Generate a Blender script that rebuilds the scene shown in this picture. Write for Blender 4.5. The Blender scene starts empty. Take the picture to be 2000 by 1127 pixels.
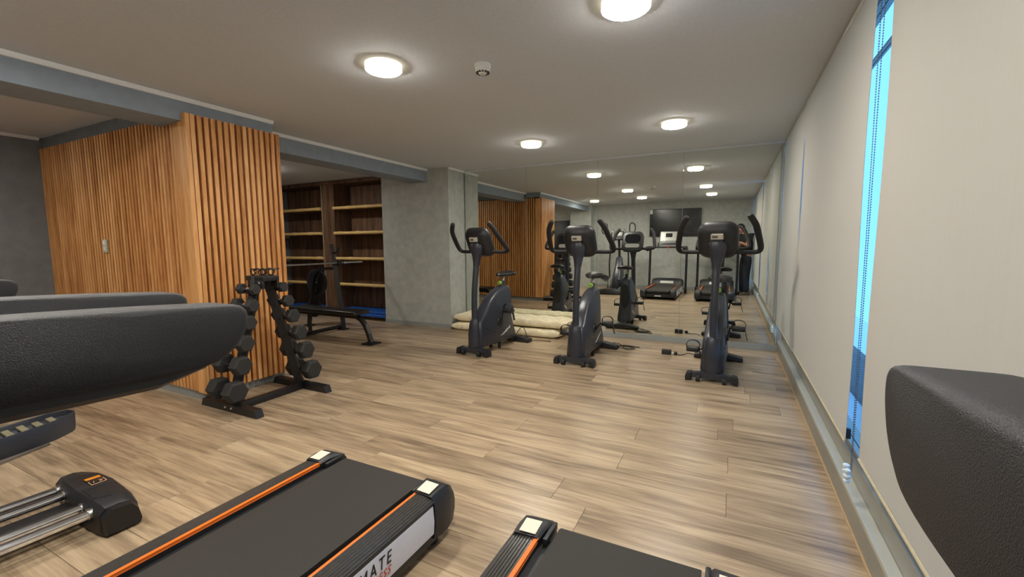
import bpy, bmesh, math, random
from mathutils import Vector, Matrix
random.seed(7)
scene = bpy.context.scene
COL = scene.collection

# ------------------------------------------------------------------ camera
CAM_H = 1.36
F_PX, PITCH, YAW, ROLL = 853.285, 0.10098944, -0.463595238, 0.00686454804
def cam_axes():
    cy, sy, cp, sp = math.cos(YAW), math.sin(YAW), math.cos(PITCH), math.sin(PITCH)
    fwd = Vector((sy*cp, cy*cp, -sp)); right = Vector((cy, -sy, 0)); down = fwd.cross(right)
    c, s = math.cos(ROLL), math.sin(ROLL)
    return c*right + s*down, -s*right + c*down, fwd
RIGHT, DOWN, FWD = cam_axes()
cd = bpy.data.cameras.new('camera'); cam = bpy.data.objects.new('camera', cd); COL.objects.link(cam)
cd.sensor_fit = 'HORIZONTAL'; cd.sensor_width = 36.0; cd.lens = F_PX/2000*36.0
cd.clip_start = 0.01; cd.clip_end = 200
m = Matrix((RIGHT, -DOWN, -FWD)).transposed().to_4x4(); m.translation = (0, 0, CAM_H)
cam.matrix_world = m
scene.camera = cam

# ------------------------------------------------------------------ world, daylight, exposure
w = bpy.data.worlds.new('world'); scene.world = w; w.use_nodes = True
nt = w.node_tree; bg = nt.nodes['Background']
bg.inputs[0].default_value = (0.17, 0.50, 1.0, 1); bg.inputs[1].default_value = 1.05
LAMP_STRENGTH = 96.0
LAMP_COLOR = (1.0, 0.95, 0.85, 1)
scene.view_settings.view_transform = 'Standard'
scene.view_settings.look = 'None'
scene.view_settings.gamma = 1.0
scene.view_settings.use_curve_mapping = False
scene.view_settings.exposure = 0.95

# ------------------------------------------------------------------ materials
def lin(c):
    def f(u):
        u /= 255.0
        return u/12.92 if u <= 0.04045 else ((u+0.055)/1.055)**2.4
    return (f(c[0]), f(c[1]), f(c[2]), 1)
MATS = {}
def mat(name, col, rough=0.6, metal=0.0, var=0.08, scale=40.0, bump=0.0, bscale=None, spec=0.5, stretch=None, coat=0.0):
    if name in MATS: return MATS[name]
    m = bpy.data.materials.new(name); m.use_nodes = True; MATS[name] = m
    n = m.node_tree.nodes; l = m.node_tree.links; b = n['Principled BSDF']
    c = lin(col)
    tc = n.new('ShaderNodeTexCoord'); mp = n.new('ShaderNodeMapping')
    if stretch: mp.inputs['Scale'].default_value = stretch
    l.new(tc.outputs['Object'], mp.inputs[0])
    nz = n.new('ShaderNodeTexNoise'); nz.inputs['Scale'].default_value = scale; nz.inputs['Detail'].default_value = 4
    l.new(mp.outputs[0], nz.inputs['Vector'])
    rp = n.new('ShaderNodeValToRGB'); e = rp.color_ramp.elements
    e[0].position = 0.3; e[1].position = 0.7
    e[0].color = tuple(max(0, x*(1-var)) for x in c[:3])+(1,); e[1].color = tuple(min(1, x*(1+var)) for x in c[:3])+(1,)
    l.new(nz.outputs['Fac'], rp.inputs[0]); l.new(rp.outputs[0], b.inputs['Base Color'])
    b.inputs['Roughness'].default_value = rough; b.inputs['Metallic'].default_value = metal
    b.inputs['Specular IOR Level'].default_value = spec
    b.inputs['Coat Weight'].default_value = coat
    if bump:
        n2 = n.new('ShaderNodeTexNoise'); n2.inputs['Scale'].default_value = bscale or scale; n2.inputs['Detail'].default_value = 3
        l.new(tc.outputs['Object'], n2.inputs['Vector'])
        bp = n.new('ShaderNodeBump'); bp.inputs['Strength'].default_value = bump; bp.inputs['Distance'].default_value = 0.004
        l.new(n2.outputs['Fac'], bp.inputs['Height']); l.new(bp.outputs[0], b.inputs['Normal'])
    return m
def wood(name, c0, c1, c2, rough, axis, grain=60.0, objvar=0.35, bump=0.05, spec=0.4):
    """timber: grain stretched along one world axis, each piece with its own tone"""
    m = bpy.data.materials.new(name); m.use_nodes = True; MATS[name] = m
    n = m.node_tree.nodes; l = m.node_tree.links; b = n['Principled BSDF']
    geo = n.new('ShaderNodeNewGeometry'); oi = n.new('ShaderNodeObjectInfo')
    add = n.new('ShaderNodeVectorMath'); add.operation = 'ADD'
    sc = n.new('ShaderNodeVectorMath'); sc.operation = 'SCALE'; sc.inputs['Scale'].default_value = 37.0
    cx = n.new('ShaderNodeCombineXYZ')
    for i in range(3): l.new(oi.outputs['Random'], cx.inputs[i])
    l.new(cx.outputs[0], sc.inputs[0]); l.new(geo.outputs['Position'], add.inputs[0]); l.new(sc.outputs[0], add.inputs[1])
    mp = n.new('ShaderNodeMapping'); s = [1.0, 1.0, 1.0]; s[axis] = 0.06
    mp.inputs['Scale'].default_value = s; l.new(add.outputs[0], mp.inputs[0])
    g = n.new('ShaderNodeTexNoise'); g.inputs['Scale'].default_value = grain; g.inputs['Detail'].default_value = 5; g.inputs['Roughness'].default_value = 0.62
    l.new(mp.outputs[0], g.inputs['Vector'])
    mp2 = n.new('ShaderNodeMapping'); s2 = [1.0, 1.0, 1.0]; s2[axis] = 0.09
    mp2.inputs['Scale'].default_value = s2; l.new(add.outputs[0], mp2.inputs[0])
    g2 = n.new('ShaderNodeTexNoise'); g2.inputs['Scale'].default_value = grain*0.24; g2.inputs['Detail'].default_value = 3; g2.inputs['Distortion'].default_value = 0.8
    l.new(mp2.outputs[0], g2.inputs['Vector'])
    mx = n.new('ShaderNodeMath'); mx.operation = 'MULTIPLY_ADD'; mx.inputs[1].default_value = 0.45
    l.new(g.outputs['Fac'], mx.inputs[0])
    m3 = n.new('ShaderNodeMath'); m3.operation = 'MULTIPLY_ADD'; m3.inputs[1].default_value = objvar
    m3.inputs[2].default_value = -objvar*0.5
    l.new(oi.outputs['Random'], m3.inputs[0])
    m4 = n.new('ShaderNodeMath'); m4.operation = 'MULTIPLY_ADD'; m4.inputs[1].default_value = 0.55
    l.new(g2.outputs['Fac'], m4.inputs[0]); l.new(m3.outputs[0], m4.inputs[2]); l.new(m4.outputs[0], mx.inputs[2])
    rp = n.new('ShaderNodeValToRGB'); e = rp.color_ramp.elements
    e[0].position = 0.34; e[0].color = lin(c0); e[1].position = 0.66; e[1].color = lin(c2)
    k = e.new(0.5); k.color = lin(c1)
    l.new(mx.outputs[0], rp.inputs[0]); l.new(rp.outputs[0], b.inputs['Base Color'])
    b.inputs['Roughness'].default_value = rough; b.inputs['Specular IOR Level'].default_value = spec
    bp = n.new('ShaderNodeBump'); bp.inputs['Strength'].default_value = bump; bp.inputs['Distance'].default_value = 0.002
    l.new(g.outputs['Fac'], bp.inputs['Height']); l.new(bp.outputs[0], b.inputs['Normal'])
    return m
def emis(name, col, s):
    m = bpy.data.materials.new(name); m.use_nodes = True; MATS[name] = m
    b = m.node_tree.nodes['Principled BSDF']; b.inputs['Base Color'].default_value = (0.9, 0.9, 0.9, 1)
    b.inputs['Emission Color'].default_value = col; b.inputs['Emission Strength'].default_value = s
    return m

CEIL = mat('ceiling_paint', (206, 211, 217), 0.9, var=0.04, scale=60, bump=0.15, bscale=260)
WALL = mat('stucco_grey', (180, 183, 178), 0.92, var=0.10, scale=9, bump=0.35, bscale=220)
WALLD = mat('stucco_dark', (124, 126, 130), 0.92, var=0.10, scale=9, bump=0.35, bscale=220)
BEAM = mat('beam_paint', (144, 155, 166), 0.9, var=0.06, scale=12, bump=0.3, bscale=240)
TRIM = mat('white_trim', (236, 238, 240), 0.5, var=0.02)
SKIRT = mat('grey_skirting', (150, 154, 152), 0.5, var=0.04)
ALU = mat('aluminium_frame', (150, 150, 142), 0.38, metal=0.35, var=0.05, scale=8)
ALUL = mat('aluminium_light', (188, 188, 178), 0.4, metal=0.3, var=0.04, scale=8)
FLOORM = wood('oak_vinyl', (118, 100, 81), (165, 143, 117), (196, 174, 144), 0.32, 0, grain=55, objvar=0.10, bump=0.06, spec=0.5)
SUB = mat('subfloor', (52, 45, 38), 0.9)
SLAT = wood('slat_timber', (176, 114, 62), (216, 154, 92), (236, 182, 122), 0.38, 2, grain=70, objvar=0.16, bump=0.05, spec=0.45)
SLATBACK = mat('slat_backing', (34, 19, 10), 0.8, var=0.2, scale=20)
DARKWOOD = wood('walnut_board', (66, 48, 36), (108, 80, 60), (136, 104, 80), 0.55, 2, grain=55, objvar=0.10, bump=0.03)
BAMBOO = mat('bamboo', (222, 188, 122), 0.5, var=0.16, scale=18, stretch=(0.3, 4, 4))
BLACK = mat('black_powdercoat', (26, 26, 28), 0.42, var=0.10, scale=80, bump=0.05)
BLACKP = mat('black_plastic', (34, 35, 38), 0.45, var=0.08, scale=60)
GREYP = mat('charcoal_plastic', (50, 53, 62), 0.34, var=0.08, scale=30)
RUBBER = mat('black_rubber', (38, 38, 38), 0.72, var=0.12, scale=120, bump=0.15, bscale=300)
GRIP = mat('foam_grip', (30, 30, 32), 0.75, var=0.12, scale=200, bump=0.35, bscale=500)
ARMPAD = mat('textured_arm_cover', (17, 19, 27), 0.50, var=0.16, scale=500, bump=0.45, bscale=900, spec=0.6)
BELT = mat('running_belt', (44, 41, 38), 0.68, var=0.10, scale=300, bump=0.2, bscale=600)
RIBBED = mat('ribbed_side_rail', (64, 62, 60), 0.24, var=0.10, scale=50)
VINYL = mat('black_vinyl', (24, 24, 25), 0.38, var=0.10, scale=120, bump=0.1)
CHROME = mat('chrome', (232, 234, 240), 0.10, metal=1.0, var=0.0)
STEEL = mat('brushed_steel', (190, 190, 190), 0.28, metal=1.0, var=0.04)
ORANGE = mat('orange_strip', (236, 116, 34), 0.45, var=0.04)
WHITEP = mat('white_panel', (214, 218, 232), 0.4, var=0.02)
CREAMSTICK = mat('cream_sticker', (228, 218, 200), 0.6, var=0.06, scale=200)
INK = mat('black_ink', (18, 18, 22), 0.6)
REDINK = mat('red_ink', (206, 78, 52), 0.6)
WHITE = mat('white_plastic', (222, 222, 216), 0.45, var=0.02)
GREEN = mat('lime_knob', (150, 196, 74), 0.45)
CANVAS = mat('cream_canvas', (236, 224, 190), 0.85, var=0.14, scale=14, bump=0.6, bscale=60)
BLUEMAT = mat('blue_mat', (30, 88, 176), 0.55, var=0.12, scale=20)
SCREEN = mat('dark_screen', (22, 22, 26), 0.22, var=0.05)
SILVER = mat('silver_plastic', (168, 168, 162), 0.35, metal=0.4, var=0.05)
SKIN = mat('skin', (196, 142, 116), 0.55, var=0.05)
SHIRT = mat('black_tshirt', (22, 22, 25), 0.9, var=0.2, scale=40, bump=0.3)
JEANS = mat('dark_jeans', (34, 38, 48), 0.9, var=0.25, scale=50, bump=0.3)
HAIR = mat('dark_hair', (26, 22, 20), 0.6, var=0.3, scale=80)
SHOE = mat('brown_shoe', (96, 80, 66), 0.7, var=0.15)
RED = mat('red_cord', (196, 44, 40), 0.5)
GLASSM = bpy.data.materials.new('window_glass'); GLASSM.use_nodes = True
_b = GLASSM.node_tree.nodes['Principled BSDF']; _b.inputs['Base Color'].default_value = (0.93, 0.97, 1, 1)
_b.inputs['Transmission Weight'].default_value = 1.0; _b.inputs['Roughness'].default_value = 0.0; _b.inputs['IOR'].default_value = 1.02
MIRROR = mat('mirror_silver', (233, 236, 230), 0.0, metal=1.0, var=0.0)
BLINDM = bpy.data.materials.new('blind_fabric'); BLINDM.use_nodes = True
def _blind():
    n = BLINDM.node_tree.nodes; l = BLINDM.node_tree.links; out = n['Material Output']; b = n['Principled BSDF']
    tc = n.new('ShaderNodeTexCoord'); mp = n.new('ShaderNodeMapping'); mp.inputs['Scale'].default_value = (1, 3, 0.15)
    nz = n.new('ShaderNodeTexNoise'); nz.inputs['Scale'].default_value = 30; l.new(tc.outputs['Object'], mp.inputs[0]); l.new(mp.outputs[0], nz.inputs['Vector'])
    rp = n.new('ShaderNodeValToRGB'); rp.color_ramp.elements[0].color = lin((204, 202, 194)); rp.color_ramp.elements[1].color = lin((211, 209, 201))
    l.new(nz.outputs['Fac'], rp.inputs[0]); l.new(rp.outputs[0], b.inputs['Base Color']); b.inputs['Roughness'].default_value = 0.9
    tr = n.new('ShaderNodeBsdfTranslucent'); tr.inputs[0].default_value = lin((244, 214, 188))
    mx = n.new('ShaderNodeMixShader'); mx.inputs[0].default_value = 0.38
    l.new(b.outputs[0], mx.inputs[1]); l.new(tr.outputs[0], mx.inputs[2]); l.new(mx.outputs[0], out.inputs[0])
_blind()

# ------------------------------------------------------------------ mesh helpers
def finish(bm, angle=32):
    bmesh.ops.recalc_face_normals(bm, faces=bm.faces)
    th = math.radians(angle)
    for f in bm.faces: f.smooth = True
    for e in bm.edges:
        if len(e.link_faces) == 2: e.smooth = e.calc_face_angle(0) < th
def obj(name, bm, m, parent=None, angle=32):
    finish(bm, angle)
    me = bpy.data.meshes.new(name); bm.to_mesh(me); bm.free(); me.materials.append(m)
    o = bpy.data.objects.new(name, me); COL.objects.link(o)
    if parent: o.parent = parent
    return o
def inst(name, src, parent=None, loc=(0, 0, 0), rot=(0, 0, 0), scale=(1, 1, 1)):
    o = bpy.data.objects.new(name, src.data if hasattr(src, 'data') else src); COL.objects.link(o)
    o.parent = parent; o.location = loc; o.rotation_euler = rot; o.scale = scale
    return o
def tag(o, label, cat, group=None):
    o['label'] = label; o['category'] = cat
    if group: o['group'] = group
    return o
def thing(name, label, cat, loc=(0, 0, 0), rz=0.0, group=None):
    o = bpy.data.objects.new(name, None); COL.objects.link(o); o.empty_display_size = 0.1
    o.location = loc; o.rotation_euler = (0, 0, rz)
    return tag(o, label, cat, group)
def struct(o, label=None, cat=None):
    o['kind'] = 'structure'
    if label: o['label'] = label
    if cat: o['category'] = cat
    return o
def copy_tree(o, parent=None):
    c = o.copy(); COL.objects.link(c); c.parent = parent
    for ch in o.children: copy_tree(ch, c)
    return c
def BM(): return bmesh.new()
def box(bm, x0, x1, y0, y1, z0, z1, bev=0.0, seg=2):
    r = bmesh.ops.create_cube(bm, size=1.0); vs = r['verts']
    for v in vs:
        v.co = Vector(((x0+x1)/2+v.co.x*(x1-x0), (y0+y1)/2+v.co.y*(y1-y0), (z0+z1)/2+v.co.z*(z1-z0)))
    if bev > 0:
        es = list({e for v in vs for e in v.link_edges})
        bmesh.ops.bevel(bm, geom=es, offset=bev, segments=seg, affect='EDGES', profile=0.5)
    return bm
def obox(bm, c, ax, ay, az, bev=0.0):
    """box at c with half axis vectors"""
    r = bmesh.ops.create_cube(bm, size=2.0); vs = r['verts']; c = Vector(c); ax, ay, az = Vector(ax), Vector(ay), Vector(az)
    for v in vs: v.co = c+ax*v.co.x+ay*v.co.y+az*v.co.z
    if bev > 0:
        es = list({e for v in vs for e in v.link_edges})
        bmesh.ops.bevel(bm, geom=es, offset=bev, segments=2, affect='EDGES', profile=0.5)
    return bm
def loft(bm, rings, cap=True, closed=False):
    R = [[bm.verts.new(p) for p in r] for r in rings]
    n = len(R[0]); k = len(R)
    for i in range(k if closed else k-1):
        a, b = R[i], R[(i+1) % k]
        for j in range(n): bm.faces.new((a[j], a[(j+1) % n], b[(j+1) % n], b[j]))
    if cap and not closed:
        bm.faces.new(R[0][::-1]); bm.faces.new(R[-1])
    return bm
def smooth_path(pts, sub=6):
    P = [Vector(p) for p in pts]; out = []
    for i in range(len(P)-1):
        p0 = P[max(i-1, 0)]; p1 = P[i]; p2 = P[i+1]; p3 = P[min(i+2, len(P)-1)]
        for k in range(sub):
            t = k/sub
            out.append(0.5*((2*p1)+(-p0+p2)*t+(2*p0-5*p1+4*p2-p3)*t*t+(-p0+3*p1-3*p2+p3)*t**3))
    out.append(P[-1]); return out
def tube(bm, pts, r, seg=12, sub=0, asp=1.0, up=None, closed=False, sq=0.0):
    n0 = len(pts)
    if sub:
        if isinstance(r, (list, tuple)):
            rr = []
            for i in range(n0-1):
                for k in range(sub): rr.append(r[i]+(r[i+1]-r[i])*k/sub)
            r = rr+[r[-1]]
        pts = smooth_path(pts, sub)
    P = [Vector(p) for p in pts]; n = len(P)
    if not isinstance(r, (list, tuple)): r = [r]*n
    rings = []; pu = None
    for i in range(n):
        if closed: d = P[(i+1) % n]-P[i-1]
        else: d = P[min(i+1, n-1)]-P[max(i-1, 0)]
        d.normalize()
        if up is not None: u = Vector(up)
        elif pu is not None: u = pu
        else: u = Vector((0, 0, 1)) if abs(d.z) < 0.9 else Vector((0, 1, 0))
        u = u-d*u.dot(d)
        if u.length < 1e-5: u = d.orthogonal()
        u.normalize(); pu = u; s = d.cross(u)
        ring = []
        for k in range(seg):
            a = 2*math.pi*(k+0.5)/seg; ca, sa = math.cos(a), math.sin(a)
            if sq:
                q = (abs(ca)**sq_e(sq)+abs(sa)**sq_e(sq))**(-1/sq_e(sq)); ca *= q; sa *= q
            ring.append(P[i]+u*(ca*r[i])+s*(sa*r[i]*asp))
        rings.append(ring)
    return loft(bm, rings, cap=not closed, closed=closed)
def sq_e(s): return 2.0+6.0*s
def cyl(bm, p0, p1, r0, r1=None, seg=20):
    return tube(bm, [p0, p1], [r0, r0 if r1 is None else r1], seg=seg)
def prism(bm, poly, axis, a0, a1, bev=0.0):
    """polygon of (u,v) extruded along axis: axis 0 -> (y,z), 1 -> (x,z), 2 -> (x,y)"""
    def P(u, v, a): return ((a, u, v), (u, a, v), (u, v, a))[axis]
    r0 = [bm.verts.new(P(u, v, a0)) for u, v in poly]; r1 = [bm.verts.new(P(u, v, a1)) for u, v in poly]
    n = len(poly)
    fs = [bm.faces.new(r0[::-1]), bm.faces.new(r1)]
    for j in range(n): fs.append(bm.faces.new((r0[j], r0[(j+1) % n], r1[(j+1) % n], r1[j])))
    if bev > 0:
        es = list({e for f in fs[:2] for e in f.edges})
        bmesh.ops.bevel(bm, geom=es, offset=bev, segments=3, affect='EDGES', profile=0.5)
    return bm
def sphere(bm, c, r, sc=(1, 1, 1), seg=16, ring=10, rot=None):
    res = bmesh.ops.create_uvsphere(bm, u_segments=seg, v_segments=ring, radius=1.0)
    for v in res['verts']:
        p = Vector((v.co.x*r*sc[0], v.co.y*r*sc[1], v.co.z*r*sc[2]))
        if rot is not None: p = rot @ p
        v.co = p+Vector(c)
    return bm
def lathe(bm, prof, c=(0, 0, 0), seg=28):
    rings = []
    for r, z in prof:
        rings.append([(c[0]+r*math.cos(2*math.pi*k/seg), c[1]+r*math.sin(2*math.pi*k/seg), c[2]+z) for k in range(seg)])
    return loft(bm, rings)
def rrect(w, h, r, seg=5):
    out = []
    for cx, cy, a0 in ((w/2-r, h/2-r, 0), (-w/2+r, h/2-r, 90), (-w/2+r, -h/2+r, 180), (w/2-r, -h/2+r, 270)):
        for k in range(seg+1):
            a = math.radians(a0+90*k/seg); out.append((cx+r*math.cos(a), cy+r*math.sin(a)))
    return out
def puff(bm, prof, w, inset=0.03, wfun=None, fr=((1, 1.0), (0.93, 0.45), (0.75, 0.12), (0.4, 0))):
    """side profile (y,z) given a rounded thickness in x"""
    cy = sum(p[0] for p in prof)/len(prof); cz = sum(p[1] for p in prof)/len(prof)
    rings = []
    for fx, k in [(-a, b) for a, b in fr]+[(a, b) for a, b in fr[::-1]]:
        ring = []
        for y, z in prof:
            d = math.hypot(y-cy, z-cz); s = 1-inset*k/max(d, 1e-4)
            yy = cy+(y-cy)*s; zz = cz+(z-cz)*s
            ww = w*(wfun(yy, zz) if wfun else 1.0)
            ring.append((fx*ww, yy, zz))
        rings.append(ring)
    return loft(bm, rings)
def text(name, s, size, m, parent, mw, shear=0.0, extrude=0.0006, align='CENTER', spacing=1.0, scalex=1.0):
    cu = bpy.data.curves.new(name, 'FONT'); cu.body = s; cu.size = size; cu.shear = shear; cu.extrude = extrude
    cu.align_x = align; cu.align_y = 'CENTER'; cu.space_character = spacing; cu.resolution_u = 3
    o = bpy.data.objects.new(name, cu); COL.objects.link(o)
    dg = bpy.context.evaluated_depsgraph_get(); dg.update()
    me = bpy.data.meshes.new_from_object(o.evaluated_get(dg))
    bpy.data.objects.remove(o); bpy.data.curves.remove(cu)
    me.transform(Matrix.Diagonal((scalex, 1, 1, 1))); me.transform(mw); me.materials.clear(); me.materials.append(m); me.name = name
    t = bpy.data.objects.new(name, me); COL.objects.link(t); t.parent = parent
    return t
def frame(origin, xa, ya):
    xa = Vector(xa).normalized(); za = xa.cross(Vector(ya)).normalized(); ya = za.cross(xa)
    mm = Matrix((xa, ya, za)).transposed().to_4x4(); mm.translation = origin; return mm

# ================================================================== SETTING
H = 2.57; YM = 6.27; YB = -1.25; XL = -6.93; XW = 0.562
# ---- floor and planks
bm = BM(); box(bm, -8.75, XW+0.02, YB-0.02, 6.5, -0.06, -0.010); floor = struct(obj('floor', bm, SUB), 'warm grey oak plank floor of the gym', 'floor')
PW, PL = 0.228, 1.40
pm = {}
def plank_mesh(L, W):
    key = (round(L, 3), round(W, 3))
    if key not in pm:
        b_ = BM(); box(b_, 0, L-0.0016, 0, W-0.0016, -0.010, 0.0, 0.0007, 1); finish(b_, 20)
        me = bpy.data.meshes.new('plank'); b_.to_mesh(me); b_.free(); me.materials.append(FLOORM); pm[key] = me
    return pm[key]
row = 0; y = 2.31-PW*16
offs = {0: -0.815, 1: 0.03, -1: -0.62, 2: -0.82+0.25, 3: 0.035, 4: -0.55}
while y < 6.45:
    y0 = max(y, YB); y1 = min(y+PW, 6.30)
    k = round((y-2.31)/PW)+1
    jx = offs.get(k, random.uniform(-1.4, 0))
    if y1-y0 > 0.02:
        x = jx+PL*2
        while x > -8.7:
            a = max(x-PL, -8.7); c = min(x, XW)
            if c-a > 0.03 and not (c < -6.95 and y0 < 2.0): inst('plank', plank_mesh(c-a, y1-y0), floor, (a, y0, 0))
            x -= PL
    y += PW
# ---- ceiling
bm = BM(); box(bm, -8.75, 0.69, YB-0.15, 6.5, H, H+0.08); struct(obj('ceiling', bm, CEIL), 'flat grey painted ceiling', 'ceiling')
# ---- walls
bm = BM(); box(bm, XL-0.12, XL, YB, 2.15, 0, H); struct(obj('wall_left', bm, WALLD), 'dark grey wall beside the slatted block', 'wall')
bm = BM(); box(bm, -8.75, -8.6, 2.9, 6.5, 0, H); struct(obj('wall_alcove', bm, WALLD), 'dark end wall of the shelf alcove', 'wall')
bm = BM(); box(bm, -8.75, 1.0, YB-0.15, YB, 0, H); struct(obj('wall_back', bm, WALL), 'grey wall carrying the television', 'wall')
bm = BM(); box(bm, -8.75, 1.0, 6.42, 6.55, 0, H); struct(obj('wall_front', bm, WALL), 'wall behind the mirrors', 'wall')
bm = BM(); box(bm, -4.0, 0.62, YM+0.012, 6.44, 0.0, H); struct(obj('wall_mirror_side', bm, WALL), 'wall panel under the mirrors', 'wall')
bm = BM(); box(bm, -5.40, -4.02, 5.82, 6.44, 0, H); struct(obj('wall_pillar', bm, WALL), 'grey stucco pillar between shelves and mirror', 'pillar')
bm = BM(); box(bm, -4.62, -3.95, YB, -0.92, 0, H); struct(obj('wall_pillar_back', bm, WALL), 'grey stucco pillar by the television wall', 'pillar')
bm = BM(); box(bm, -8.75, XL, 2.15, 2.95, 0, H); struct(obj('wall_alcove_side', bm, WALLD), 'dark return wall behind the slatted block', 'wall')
# door in dark recess on the back wall
bm = BM(); box(bm, -5.75, -4.78, YB, YB+0.04, 0, 2.12, 0.004); d1 = struct(obj('door_1', bm, BLACKP), 'black flush door on the television wall', 'door')
bm = BM(); cyl(bm, (-4.88, YB+0.04, 1.05), (-4.88, YB+0.09, 1.05), 0.012); cyl(bm, (-4.88, YB+0.085, 1.05), (-5.0, YB+0.085, 1.05), 0.010); obj('handle', bm, STEEL, d1)
# ---- beams and trims
bm = BM(); box(bm, -4.44, -4.06, YB, 2.90, 2.384, H); struct(obj('ceiling_beam', bm, BEAM), 'grey dropped beam over the slatted block', 'beam')
bm = BM(); box(bm, -4.80, -4.44, 2.90, 5.82, 2.375, H); struct(obj('ceiling_beam', bm, BEAM), 'grey dropped beam in front of the shelves', 'beam')
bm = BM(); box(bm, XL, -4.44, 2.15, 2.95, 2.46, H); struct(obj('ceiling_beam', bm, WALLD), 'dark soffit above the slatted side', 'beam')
bm = BM(); prism(bm, [(-4.06, 2.57), (-4.06, 2.538), (-4.042, 2.538), (-4.030, 2.562), (-4.030, 2.57)], 1, YB, 2.90); struct(obj('trim_1', bm, TRIM), 'white cornice strip on the beam over the slats', 'trim')
bm = BM(); prism(bm, [(-4.44, 2.57), (-4.44, 2.538), (-4.422, 2.538), (-4.41, 2.562), (-4.41, 2.57)], 1, 2.90, 5.82); struct(obj('trim_2', bm, TRIM), 'white cornice strip on the beam before the shelves', 'trim')
bm = BM(); prism(bm, [(-4.02, 2.57), (-4.02, 2.538), (-4.002, 2.538), (-3.99, 2.562), (-3.99, 2.57)], 1, 5.82, YM); struct(obj('trim_3', bm, TRIM), 'white cornice strip on the pillar by the mirror', 'trim')
bm = BM(); prism(bm, [(XL, 2.57), (XL, 2.54), (XL+0.02, 2.54), (XL+0.04, 2.562), (XL+0.04, 2.57)], 1, YB, 2.12); struct(obj('trim_4', bm, TRIM), 'white cornice strip on the dark wall', 'trim')
# ---- baseboards
bm = BM(); box(bm, -4.0, XW, YM-0.012, YM+0.012, 0.0, 0.078, 0.002, 1); struct(obj('baseboard_mirror', bm, SKIRT), 'grey plinth strip under the mirrors', 'baseboard')
bm = BM(); box(bm, -5.40, -4.01, 5.808, 5.82, 0.0, 0.07, 0.002, 1); box(bm, -4.02, -4.008, 5.82, YM-0.012, 0.0, 0.07, 0.002, 1); struct(obj('baseboard_pillar', bm, SKIRT), 'grey skirting round the pillar foot', 'baseboard')
bm = BM(); box(bm, -3.94, XW, YB, YB+0.012, 0.0, 0.07, 0.002, 1); struct(obj('baseboard_back', bm, SKIRT), 'grey skirting on the television wall', 'baseboard')
bm = BM(); box(bm, XL, XL+0.012, YB, 2.1, 0.0, 0.07, 0.002, 1); struct(obj('baseboard_left', bm, SKIRT), 'grey skirting on the dark wall', 'baseboard')
# ---- slatted block
bm = BM(); box(bm, XL, -4.08, 2.16, 2.90, 0.075, 2.46)
slw = struct(obj('wall_slatted_block', bm, SLATBACK), 'timber slatted block round a column', 'slatted block')
bm = BM(); box(bm, XL, -4.10, 2.14, 2.90, 0.0, 0.08); obj('plinth', bm, SKIRT, slw)
ZS0, ZS1 = 0.085, 2.445
def slat_mesh(sx, sy, h=ZS1-ZS0):
    b_ = BM(); box(b_, -sx/2, sx/2, -sy/2, sy/2, 0, h, 0.002, 1); finish(b_, 20)
    me = bpy.data.meshes.new('slat'); b_.to_mesh(me); b_.free(); me.materials.append(SLAT); return me
sf = slat_mesh(0.055, 0.034); ss = slat_mesh(0.029, 0.042)
n = 15; y0, y1 = 2.155, 2.915
for i in range(n): inst('slat', sf, slw, (-4.0375, y0+(y1-y0)*i/(n-1), ZS0))
inst('corner_slat', slat_mesh(0.115, 0.034), slw, (-4.0675, 2.115, ZS0+0.0))
inst('corner_board', slat_mesh(0.12, 0.03, 2.345), slw, (-4.187, 2.128, ZS0))
inst('corner_board', slat_mesh(0.12, 0.03, 2.345), slw, (-4.11, 2.935, ZS0))
n = 48
for i in range(n):
    x = -4.272-(i*(4.272-6.90)/(n-1))*-1 if False else -4.272+(-6.905+4.272)*i/(n-1)
    inst('slat', ss, slw, (x, 2.137, ZS0))
    if x > -6.9: inst('slat', ss, slw, (x+0.06, 2.925, ZS0))
# light switch on the slatted side
sw = thing('double_switch', 'small double wall switch set in the timber slats', 'switch', (-5.585, 2.112, 1.305))
bm = BM(); box(bm, -0.040, 0.040, -0.012, 0.004, 0, 0.130, 0.003); obj('plate', bm, mat('switch_plate', (190, 186, 170), 0.5), sw)
for z in (0.038, 0.092):
    bm = BM(); box(bm, -0.022, 0.022, -0.018, -0.010, z-0.018, z+0.018, 0.002); obj('rocker', bm, WHITE, sw)

# ---- mirrors
mx_ = [-4.0, -2.872, -1.746, -0.597, 0.545]
mlab = ['tall frameless mirror panel against the grey pillar', 'tall frameless mirror panel second from the pillar', 'tall frameless mirror panel second from the windows', 'tall frameless mirror panel meeting the window blinds']
for i in range(4):
    bm = BM(); box(bm, mx_[i]+0.0012, mx_[i+1]-0.0012, YM, YM+0.006, 0.080, 2.545, 0.0012, 1)
    tag(obj('mirror_panel', bm, MIRROR), mlab[i], 'mirror', 'mirror panels along the wall')
bm = BM(); box(bm, -4.0, 0.56, YM-0.010, YM+0.012, 2.545, H-0.001, 0.001, 1); struct(obj('trim_5', bm, CEIL), 'grey strip above the mirrors', 'trim')

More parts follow.
